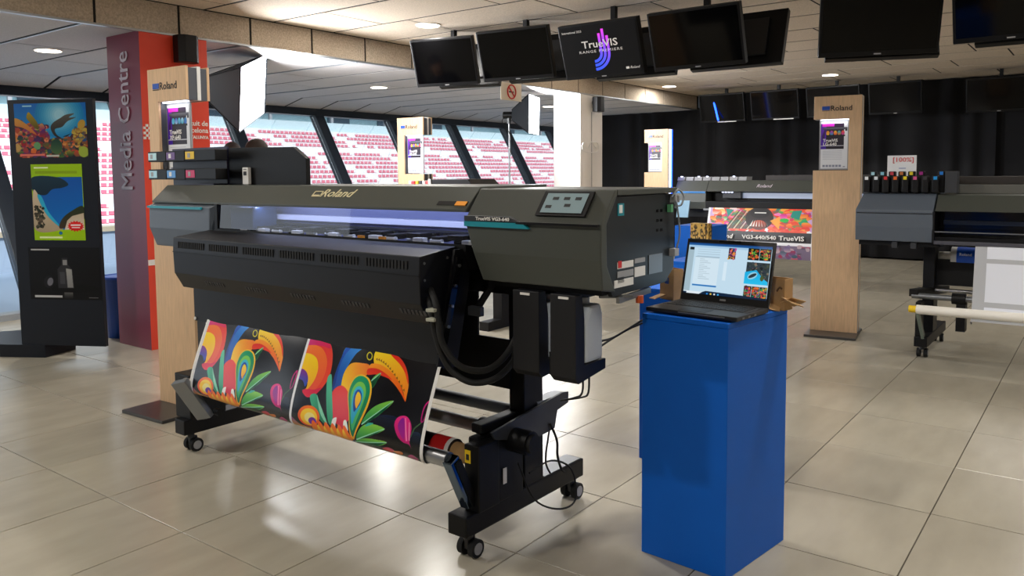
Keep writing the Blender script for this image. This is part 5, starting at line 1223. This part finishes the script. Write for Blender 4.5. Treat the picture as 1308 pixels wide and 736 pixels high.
cx_ = (-0.854, 6.620, 0.443)[0]; MB().cyl((cx_-.06, 6.62, g0[2]), (cx_+.03, 6.62, g0[2]), .042, 20).build('bar_coupling', 'black', p3); MB().box(cx_-.03, cx_+.03, 6.60, 6.70, g0[2]-.24, g0[2]).build('bar_coupling_leg', 'black', p3)
g2 = (-1.145, 6.420, 0.397); MB().cyl((g2[0]+.03, 6.42, g2[2]-.01), (1.0, 6.42, g2[2]-.01), .034, 22).build('dancer_roller', mat('roller_cream', 'f0ece2', .35), p3); MB().cyl((g2[0]-.02, 6.42, g2[2]-.01), (g2[0]+.03, 6.42, g2[2]-.01), .026, 16).build('roller_end', 'yellow', p3)
MB().bar((g2[0]+.035, 6.42, g2[2]-.02), (g2[0]+.06, 6.55, .15), .02, .05, up=(0, 1, 0)).build('dancer_arm', mat('arm_green', '7c8a84', .3, metal=.6), p3)
# blue vinyl roll on the back of the stand
r0, r1 = (-1.083, 6.950, 0.736), (-0.970, 6.950, 0.730)
vr = thing('media_roll', 'white roll wrapped in a blue label at the back of the right-hand printer', 'roll', (-.4, 6.95, r0[2]))
MB().cyl((r0[0], 6.95, r0[2]), (1.0, 6.95, r0[2]), .038, 20).build('core', 'roller_cream' if False else _M['roller_cream'], vr); MB().cyl((r1[0], 6.95, r0[2]), (.8, 6.95, r0[2]), .078, 28).build('wound_media', 'white', vr)
MB().cyl((r1[0]+.04, 6.95, r0[2]), (r1[0]+.40, 6.95, r0[2]), .0788, 28, caps=False).build('blue_label', mat('label_blue', '0c5ad0', .4), vr); MB().cyl((r0[0]-.02, 6.95, r0[2]), (r0[0]+.01, 6.95, r0[2]), .024, 14).build('core_plug', 'yellow', vr)
text('lettering', 'Roland', (r1[0]+.06, 6.868, r0[2]+.028), .030, 'text_white', vr, bold=.0006)
# film with printed panels
fm = thing('printed_film', 'grey translucent film with white printed panels hanging from the right-hand printer', 'banner', (-.2, 6.5, .35))
fx = (-0.764, 6.500, 0.776)[0]
def film(xa, xb, za, zb, m, d, nm):
    m_ = MB(); n = 10; vs = []
    for i in range(n+1):
        z = za+(zb-za)*i/n; f = max(0, min(1, (z-.33)/.55)); y = 6.40+.12*f**.8 - d
        vs += [(xa, y, z), (xb, y, z)]
    m_.add(vs, [(2*i, 2*i+1, 2*i+3, 2*i+2) for i in range(n)], True); return m_.build(nm, m, fm)
g = g2[2]
film(fx, 1.0, g-.06, .868, mat('film_grey', 'b8babe', .3), 0, 'film_sheet')
pz = [(.775, .868), (.475, .745), (g-.03, .44)]
for (za, zb) in pz:
    for k in range(4):
        xa = fx+.075+.315*k; film(xa, xa+.305, za, zb, mat('film_white', 'e8ecf6', .35), .002, 'printed_panel')
for k in range(4): MB().box(fx+.10, fx+.22-.02*k, 6.50-.006, 6.50-.0055, .715-.018*k, .719-.018*k).build('small_print', 'silver_grey', fm)
for k in (0,): MB().tube([(fx, 6.40, g-.06), (fx+.0, 6.44, g-.085), (fx, 6.50, g-.06)], .004, 5).build('film_edge', 'silver_grey', fm)

# ============================================================ PRINTER BEHIND, only its top shows
p4 = thing('compact_printer', 'black printer top with striped cartridges just showing above the main printer hood', 'printer', (-5.3, 5.9, 0))
_a, _b, _c = (-5.184, 5.600, 1.254), (-4.707, 5.600, 1.357), (-4.652, 5.600, 1.307)
MB().prism([(_a[0], 1.22), (_c[0], 1.22), (_c[0], _c[2]), (_b[0], _b[2]), (_a[0], _b[2])], 'y', 5.6, 6.0).build('body', 'black', p4, bevel=.004)
MB().box(_a[0]-.5, _c[0]+.3, 5.55, 6.05, 1.0, 1.22).build('lower_body', 'dark_grey', p4, bevel=.01)
MB().box(_a[0]+.0, _a[0]+.03, 5.59, 5.6, 1.30, 1.36).build('latch', 'white', p4)
for x in (_a[0]-.4, _c[0]+.2):
    MB().box(x-.05, x+.05, 5.7, 5.9, .08, 1.0).build('leg', 'black', p4); MB().box(x-.05, x+.05, 5.5, 6.1, 0, .08).build('foot', 'black', p4)
for k, cc in enumerate(('e8e8ec', 'c83040', 'e8d030', '303034', 'e8e8ec', 'c84848', 'f0f0f0')):
    x = (-5.449, 5.600, 1.306)[0] + .045*k
    c = thing('ink_cartridge', '%s cartridge edge, %s in the striped set above the main printer hood' % (('white', 'red', 'yellow', 'black', 'white', 'red', 'white')[k], ('first', 'second', 'third', 'fourth', 'fifth', 'sixth', 'seventh')[k]), 'ink cartridge', (x, 5.6, 1.22), 'striped cartridges of the printer behind')
    MB().box(x, x+.030, 5.6, 5.8, 1.22, (-5.365, 5.600, 1.343)[2]).build('body', mat('cart_'+cc, cc, .45), c, bevel=.003)
# ============================================================ FAR PRINTER behind the laptop
YB = 10.85
p2 = thing('large_format_printer', 'grey printer with a blue stripe far back, hung with an abstract banner', 'printer', (-3.7, 11.1, 0))
l0, l1, l2 = (-5.144, 10.850, 1.133), (-4.657, 10.850, 1.114), (-4.654, 10.850, 0.867)
zt_, zc_, zb_ = (-5.145, 10.850, 1.283)[2], l0[2], (-4.654, 10.850, 0.878)[2]
xa, xb, xr = l0[0], l1[0], -2.35
MB().prism([(YB, zb_), (YB-.02, zb_+.1), (YB, zc_), (YB+.1, zt_), (YB+.5, zt_), (YB+.5, zb_)], 'x', xa, xb).build('head_cover', 'hood', p2, bevel=.005)
MB().box(xa+.01, xb-.01, YB-.012, YB, zc_-.03, zc_-.004).build('blue_stripe', mat('stripe_blue', '2c7ac0', .4), p2)
q0, q1 = (-5.000, 10.600, 1.005), (-4.793, 10.600, 0.763); MB().prism([(q0[0], q1[2]), (q1[0]-.03, q1[2]), (q1[0], q0[2]), (q0[0]+.02, q0[2])], 'y', 10.6, 10.62).build('information_card', mat('card_blue', '8cb0c8', .4), p2)
MB().prism([(YB+.0, zc_), (YB+.1, zt_), (YB+.5, zt_), (YB+.5, zc_-.02), (YB+.05, zc_-.01)], 'x', xb+.005, xr).build('top_hood', 'hood', p2, bevel=.004)
text('lettering', 'Roland', ((-3.938, 10.850, 1.195)[0], YB+.035, (zc_+zt_)/2), .075, 'text_grey', p2, shear=.3, up=(0, .6, .8))
MB().box(xb, xr, YB+.2, YB+.23, zb_-.02, zc_).build('inner_wall', 'black', p2)
w0 = (-4.216, 11.000, 1.080); MB().box(w0[0], xr, YB+.14, YB+.18, w0[2]-.045, w0[2]+.03).build('lit_rail', mat('rail_lit', 'c4ccdc', .3, emit='a8b8d8', estr=.35), p2)  # rail is no lamp; its glow paints the bright band inside
MB().box((-4.445, 10.850, 1.093)[0], (-4.170, 10.850, 1.096)[0], YB+.08, YB+.2, w0[2]-.05, w0[2]+.05).build('print_carriage', 'dark_grey', p2, bevel=.01)
for k in range(4): v = (-4.442, 10.900, 1.125); MB().box(v[0]+.045*k, v[0]+.02+.045*k, 10.9, 10.925, v[2]-.01, v[2]+.01).build('carriage_light', 'led_soft', p2)
MB().box(xb, xr, YB-.02, YB+.2, zb_+.005, (-3.990, 10.850, 0.989)[2]).build('front_panel', 'black', p2, bevel=.004); MB().box(xb-.02, xr, YB-.05, YB-.01, zb_-.015, zb_+.008).build('front_rail', 'steel_dull', p2)
MB().box(xa+.05, xb+.05, YB+.08, YB+.4, zb_-.12, zb_).build('base_tray', 'black', p2)
for x in (xa+.5, xr-.5):
    MB().box(x-.05, x+.05, YB+.2, YB+.35, .17, zb_).build('leg', 'black', p2); MB().box(x-.05, x+.05, YB-.05, YB+.65, .09, .17).build('foot', 'black', p2)
    for y in (YB+.02, YB+.58):
        MB().cyl((x-.03, y, .036), (x+.03, y, .036), .036, 14).build('caster', 'rubber', p2)
MB().cyl((xa+.5, YB+.1, .34), (xr-.5, YB+.1, .34), .05, 18).build('take_up_bar', mat('bar_brown', '6a6258', .5), p2)
for k in range(8):
    a = (-5.166, 11.000, 1.304); x = a[0]+.133*k
    zt_ = zt_+.0015 if k == 0 else zt_
    c = thing('ink_tray', 'grey ink tray on the far printer, %s of the row of eight' % posw[k], 'ink tray', (x, 11.0, zt_), 'ink trays on the far printer')
    MB().prism([(x, zt_), (x+.118, zt_), (x+.125, zt_+.052), (x+.012, zt_+.052)], 'y', 10.98, 11.2).build('tray_body', 'silver_grey' if k != 3 else 'silver_grey', c, bevel=.003)
    if k in (0, 2, 3, 6): MB().box(x+.05, x+.075, 10.99, 11.01, zt_+.052, zt_+.062).build('status_light', 'led_soft', c)
MB().box((-3.850, 11.000, 1.301)[0], xr, 11.0, 11.3, zt_, zt_+.07).build('rear_cover', 'brown_black', p2)
# banner of the far printer
bm_ = thing('printed_banner', 'colourful abstract banner with black caption strip hanging from the far printer', 'banner', (-3.8, 10.7, .3))
ba, bb, bc = (-4.589, 10.780, 0.893), (-3.103, 10.780, 0.911), (-4.618, 10.720, 0.482)
zb2 = (-3.502, 10.720, 0.233)[2]; zmid = ba[2]
m_ = MB(); n = 14; vs = []; uvs = []
for i in range(n+1):
    f = i/n; z = ba[2]+.01-(ba[2]+.01-zb2)*f; y = 10.80 - .10*math.sin(f*1.9)
    vs += [(ba[0], y, z), (bb[0], y, z)]
m_.add(vs, [(2*i+2, 2*i+3, 2*i+1, 2*i) for i in range(n)], True, [[(0, 1-(i+1)/n), (1, 1-(i+1)/n), (1, 1-i/n), (0, 1-i/n)] for i in range(n)])
m_.build('print', img_mat('banner_print', art_banner(), .35), bm_)
ztx = ba[2] - (ba[2]-zb2)*.575; 
for s, u, hh in (('Roland', .055, .085), ('VG3-640/540', .36, .072), ('TrueVIS', .70, .085)):
    text('lettering', s, (ba[0]+(bb[0]-ba[0])*u+(.05 if u < .1 else 0), 10.675, ztx), hh, 'text_white', bm_, xs=1.2 if 'V' in s else 1.1, bold=.0018, shear=.25 if s == 'Roland' else 0)
MB().box(ba[0]+.05, ba[0]+.105, 10.685, 10.69, ztx-.015, ztx+.03).build('emblem', 'text_white', bm_)
print('objects', len(bpy.data.objects))
